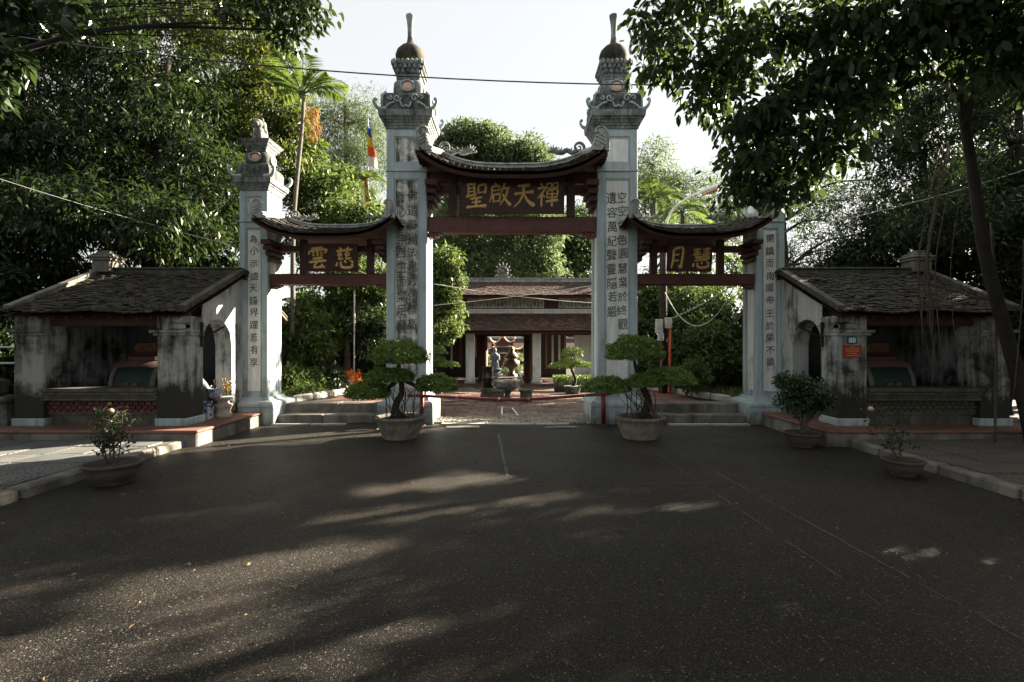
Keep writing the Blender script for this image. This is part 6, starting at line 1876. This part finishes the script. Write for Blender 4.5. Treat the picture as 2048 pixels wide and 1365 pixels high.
def bonsai(c, pads, label, trunk_pts, rods, nscale=1.0):
    r = empty('pruned_tree', (c[0], c[1], 0), label, 'potted tree', 'pruned trees in big pots at the gate')
    bowl_pot(c, .40, .37, r, 'pot')
    m = MB(); m.tube(spline(trunk_pts, 5), [.078 - .045 * k / (5 * (len(trunk_pts) - 1)) for k in range(5 * (len(trunk_pts) - 1) + 1)], 8)
    tp_ = Vector(trunk_pts[-2])
    for (pc, pr, n) in pads:
        pc = Vector(pc); e = Vector((pc.x, pc.y, pc.z - pr[2] * .2))
        m.tube(spline([tp_, tp_.lerp(e, .5) + Vector((0, 0, -.05)), e], 4), [.045 - .003 * k for k in range(9)], 6)
        for j in range(5):
            a = rng.uniform(0, 6.3)
            m.tube([e, e + Vector((math.cos(a) * pr[0] * .6, math.sin(a) * pr[1] * .6, pr[2] * .15))], [.018, .006], 5)
    for k in range(5):
        a = k * 1.3
        m.tube(spline([Vector(trunk_pts[0]) + Vector((0, 0, .1)), Vector(trunk_pts[0]) + Vector((.1 * math.cos(a), .1 * math.sin(a), .04)), Vector(trunk_pts[0]) + Vector((.22 * math.cos(a), .22 * math.sin(a), -.02))], 3), [.045, .04, .035, .03, .025, .02, .012], 6)
    m.build('trunk', M['bark_dark'], r, True)
    for (pc, pr, n) in pads:
        pad(pc, pr, int(n * nscale), parent=r)
    m = MB()
    for k in range(16):
        a_ = Vector((trunk_pts[0][0] + rng.uniform(-.22, .26), trunk_pts[0][1] + rng.uniform(-.2, .15), .33)); b2 = Vector((trunk_pts[-2][0] + rng.uniform(-.4, .4), trunk_pts[-2][1] + rng.uniform(-.2, .2), rng.uniform(.72, .95)))
        m.tube(spline([a_, a_.lerp(b2, .5) + Vector((rng.uniform(-.06, .06), 0, rng.uniform(-.05, .05))), b2], 4), [.009 - .0006 * q for q in range(9)], 4)
    m.build('aerial_roots', M['bark'], r)['kind'] = 'stuff'
    for (a, b_) in rods:
        m = MB(); m.tube(spline([a, Vector(a).lerp(Vector(b_), .5) + Vector((rng.uniform(-.03, .03), 0, 0)), b_], 3), .008, 4); m.build('prop_stick', M['bark_dark'], r)
    return r
Yb = 8.5
def bp(px_, py_, dy=0): return tuple(at(px_, py_, Yb + dy))
k_ = Yb / 1024
bonsai((-1.86, 8.53), [(bp(798, 718), (55 * k_, .44, 38 * k_), 14000), (bp(778, 757, -.05), (50 * k_, .34, 21 * k_), 9000), (bp(735, 789, -.1), (42 * k_, .32, 25 * k_), 9000), (bp(873, 775, .05), (42 * k_, .32, 26 * k_), 9000)],
       'pruned pot tree with a domed top tier in front of the blotched pillar',
       [(-1.90, 8.53, .33), (-1.94, 8.52, .46), (-1.91, 8.5, .60), (-1.83, 8.5, .76), (-1.85, 8.5, 1.0), (-1.88, 8.5, 1.2)],
       [((-1.62, 8.42, .33), (-1.60, 8.42, .82)), ((-1.78, 8.38, .33), (-1.74, 8.38, .78)), ((-2.05, 8.42, .33), (-2.08, 8.4, .75)), ((-1.52, 8.5, .33), (-1.50, 8.5, .84))])
bonsai((2.13, 8.53), [(bp(1268, 710), (56 * k_, .44, 38 * k_), 13500), (bp(1336, 761), (52 * k_, .36, 26 * k_), 10000), (bp(1212, 777, -.1), (46 * k_, .34, 22 * k_), 9000), (bp(1285, 768, -.12), (34 * k_, .26, 18 * k_), 5500)],
       'pruned pot tree with wide low tiers in front of the lettered pillar',
       [(2.20, 8.53, .33), (2.24, 8.52, .5), (2.25, 8.5, .66), (2.16, 8.5, .85), (2.10, 8.5, 1.05), (2.06, 8.5, 1.2)],
       [((1.98, 8.4, .33), (1.97, 8.4, .80)), ((2.06, 8.38, .33), (2.04, 8.38, .80)), ((1.88, 8.42, .33), (1.87, 8.42, .78)), ((2.32, 8.4, .33), (2.33, 8.4, .80))], 1.0)

# round bush in a brown pot
rb = empty('round_pot_bush', (4.46, 7.86, 0), 'round glossy bush in a shallow brown pot before the lodge step', 'potted bush')
bowl_pot((4.46, 7.86), .255, .215, rb, 'pot_brown', .66)
Yr = 7.86; kr = Yr / 1024
m = MB()
for k in range(7):
    a = k * .9; tip = at(1611 + 45 * math.cos(a), 795 + 22 * math.sin(a), Yr + .2 * math.sin(a * 2))
    m.tube(spline([(4.46 + .03 * math.cos(a), 7.86 + .03 * math.sin(a), .19), (4.48 + .06 * math.cos(a), 7.86, .38), tip], 4), [.024 - .002 * q for q in range(9)], 5)
m.build('stems', M['bark'], rb, True)
es = [E(1612, 785, Yr, 52, 28, .36, 34), E(1585, 770, Yr, 32, 22, .26, 18), E(1640, 805, Yr, 34, 22, .28, 20), E(1590, 812, Yr, 36, 22, .28, 18), E(1570, 760, Yr, 18, 14, .16, 8)]
C = np.concatenate(clumps(es, .4)); V, F = sprig(C, np.full(len(C), .085), 46, .055, .026, .2, .8, True)
link_mesh('foliage', np_mesh('foliage', V, F), leaf_mat('glossy_bush_leaves', (.012, .030, .010, 1), (.04, .075, .022, 1), .2, .3), rb)

# rose in a wide pot
def sparse(c, label, nst, h, px_, Y, blooms, name, matleaf, r, potm, ptop, hp=.26):
    e = empty(name, (c[0], c[1], 0), label, 'potted plant', 'sparse plants in low pots by the kerbs')
    bowl_pot(c, r, hp, e, potm, .62)
    m = MB(); lp, bl = [], []
    for k in range(nst):
        a = rng.uniform(0, 6.3); sp = rng.uniform(.05, .30)
        hh = h * rng.uniform(.55, 1.05)
        p0 = Vector((c[0] + .05 * math.cos(a), c[1] + .05 * math.sin(a), hp * .85)); p1 = p0 + Vector((sp * .5 * math.cos(a), sp * .5 * math.sin(a), hh * .5)); p2 = p0 + Vector((sp * math.cos(a + .4), sp * math.sin(a + .4), hh))
        st = [Vector(q) for q in spline([p0, p1, p2], 5)]
        m.tube(st, [.008 - .0005 * q for q in range(11)], 5)
        for q in st[3:]:
            for _ in range(2):
                b_ = q + Vector((rng.uniform(-.12, .12), rng.uniform(-.12, .12), rng.uniform(-.02, .10)))
                m.tube([q, b_], .003, 4); lp.append(b_)
        if k < blooms: bl.append(p2)
    m.build('stems', M['bark'], e, True)
    V, F = sprig(np.array(lp), np.full(len(lp), .03), 5, .05, .026, .3, .8, True)
    link_mesh('foliage', np_mesh('foliage', V, F), M[matleaf], e)
    for p in bl:
        m = MB(); m.ell(p, (.032, .032, .026), 8, 6); m.ell(p + Vector((0, 0, .012)), (.02, .02, .02), 6, 5); m.build('bloom', simple('rose_petals', (.62, .40, .30, 1), .7, .2, 20, .1), e, True)
sparse((-4.52, 5.80), 'sparse rose bush with pale blooms in a wide rimmed pot by the left kerb', 7, .80, 222, 5.7, 2, 'rose_pot', 'leaf_dark', .285, 'pot_brown', 0, .24)
sparse((4.70, 6.15), 'thin leafy plant in a low brown pot by the right kerb', 3, .62, 1817, 6.1, 1, 'potted_plant', 'leaf_dark', .215, 'pot_brown', 0, .19)

# court bonsai and planter hedges
def court_bonsai(px_, py_, Y, label, w):
    b0 = at(px_, 778, Y)
    e = empty('court_bonsai', (b0.x, b0.y, court_z(Y)), label, 'pruned tree', 'pruned trees in the court')
    m = MB(); z0 = court_z(Y)
    m.lathe((b0.x, b0.y, z0), [(.22, 0), (.24, .05), (.30, .22), (.34, .26), (.30, .27)], 18); m.build('pot', M['dark_stone'], e, True)
    tpx = at(px_, py_, Y)
    m = MB(); m.tube(spline([(b0.x, b0.y, z0 + .2), (b0.x + .1, b0.y, z0 + .5), (b0.x - .05, b0.y, z0 + .9), tuple(tpx)], 4), [.07 - .004 * q for q in range(13)], 6); m.build('trunk', M['bark_dark'], e, True)
    s = Y / 1024
    for dx, dy, rx, rz, n in ((0, 0, 22, 14, 2600), (-4, 16, 24, 9, 2200), (-22 * w, 26, 24, 8, 2000), (20 * w, 24, 22, 8, 1800)):
        pad(tuple(at(px_ + dx, py_ + dy, Y)), (rx * s, rx * s * .8, rz * s), n, .05, .025, parent=e)
court_bonsai(1145, 708, 17.5, 'tiered pruned tree in the court beside the lettered pillar', 1)
court_bonsai(872, 705, 17.5, 'tiered pruned tree in the court beside the bright leafy bush', -1)
court_bonsai(969, 722, 28, 'small bright pruned tree beyond the hall, over the burner drum', .5)
court_bonsai(1030, 720, 28, 'small bright pruned tree beyond the hall, right of the statues', .5)
for px_, Y, lab in ((1150, 18.6, 'low clipped hedge in a trough beside the court tree by the lettered pillar'),):
    c0 = at(px_, 770, Y)
    e = empty('planter_hedge', (c0.x, c0.y, court_z(Y)), lab, 'planter')
    m = MB(); m.b(c0.x - .75, c0.x + .9, Y - .2, Y + .2, court_z(Y), court_z(Y) + .22, .02); m.build('trough', M['dark_stone'], e)
    o_ = unit(nr.normal(size=(4500, 3)))
    P = np.stack([nr.uniform(c0.x - .8, c0.x + .95, 4500), nr.uniform(Y - .28, Y + .28, 4500), court_z(Y) + .2 + .38 * nr.rand(4500) ** .6], 1)
    V, F = leaves(P, unit(o_ + np.array([0, 0, .3])), unit(o_ + np.array([0, 0, 1.])), np.full(4500, .06), np.full(4500, .03))
    link_mesh('foliage', np_mesh('foliage', V, F), M['leaf_bonsai'], e)

# trees outside the frame, crowns placed to shade the road and dim the lodges
for (x, y, zc_, big, lab) in ((13.0, 5.0, 5.6, 1, 'tree standing to the right of the viewer, nearest the road'), (15.0, 9.0, 6.6, 1.1, 'tree beyond the right edge of the road'), (17.0, 15.5, 7.6, 1.15, 'tree behind the right lodge, out of the view'), (-11.0, 1.5, 6.5, 1, 'tree standing to the left of the viewer')):
    tree('broad_tree', lab, (x, y, 0), (x, y, zc_), [((x, y, zc_), (2.9 * big, 3.0 * big, 1.9), 110), ((x - 1.2, y + 1.8, zc_ - 1.6), (2.0, 2.2, 1.5), 70), ((x + .2, y - 1.9, zc_ - 1.8), (2.0, 2.2, 1.5), 70), ((x + .6, y + .5, zc_ - 3.0), (1.8, 2.2, 1.2), 56), ((x - 1, y + 2.8, zc_ - .9), (1.4, 1.8, 1.5), 80)],
         .5, 80, .22, .11, 'leaf_dark', 'bark_dark', tr=.2, group='trees along the road outside the view')
tree('sky_blocking_tree', 'unseen wide crown added over the viewer to keep skylight off the near road', (-8.5, -3.5, 0), (-6.5, -1.5, 5.2),  # flat crown out of view, added to cut skylight on the near road
     [((-3.2, -.1, 3.4), (1.9, 1.3, .16), 180), ((0, -.1, 3.35), (1.9, 1.3, .16), 180), ((3.2, -.1, 3.4), (1.9, 1.3, .16), 180), ((-3.2, -2.6, 3.4), (2.0, 1.5, .2), 160), ((0, -2.6, 3.4), (2.0, 1.5, .2), 160), ((3.2, -2.6, 3.4), (2.0, 1.5, .2), 160), ((0, -5.2, 3.3), (3.4, 1.5, .2), 180), ((-3.2, 4.3, 6.7), (2.0, 1.3, .25), 60), ((0.2, 4.4, 6.8), (1.9, 1.3, .25), 60), ((3.4, 4.3, 6.7), (2.0, 1.3, .25), 60), ((-6.8, 4.8, 5.9), (2.0, 2.2, .6), 70), ((7.0, 4.2, 6.3), (2.0, 2.2, .6), 70), ((-8.2, 6.6, 5.6), (1.3, 1.6, .5), 36), ((8.3, 6.4, 5.6), (1.3, 1.6, .5), 36),
      ((-8.0, .3, 5.6), (1.8, 2.2, .9), 70), ((8.0, .3, 5.8), (1.8, 2.2, .9), 70)],
     .34, 80, .24, .13, 'leaf_dark', 'bark_dark', tr=.3, group='trees along the road outside the view', flat=.35, boughs=[[(-6.8, -2, 4.2), (-3.5, -1.2, 3.6), (0, -1.2, 3.5), (4.5, -1.2, 3.5)]], limb_r=.2)
for s, lab in ((-1, 'low-crowned tree added just left of the view to darken the lodge'), (1, 'low-crowned tree added just right of the view to darken the lodge')):  # added out of view to take skylight off the lodge fronts
    tree('broad_tree', lab, (s * 8.4, 2.0, 0), (s * 8.3, 2.2, 4.4), [((s * 7.9, 3.6, 3.0), (1.2, 1.9, 2.0), 110), ((s * 8.6, 5.4, 4.2), (1.2, 1.4, 1.0), 40)], .42, 70, .2, .09, 'leaf_dark', 'bark_dark', tr=.15, group='trees along the road outside the view')
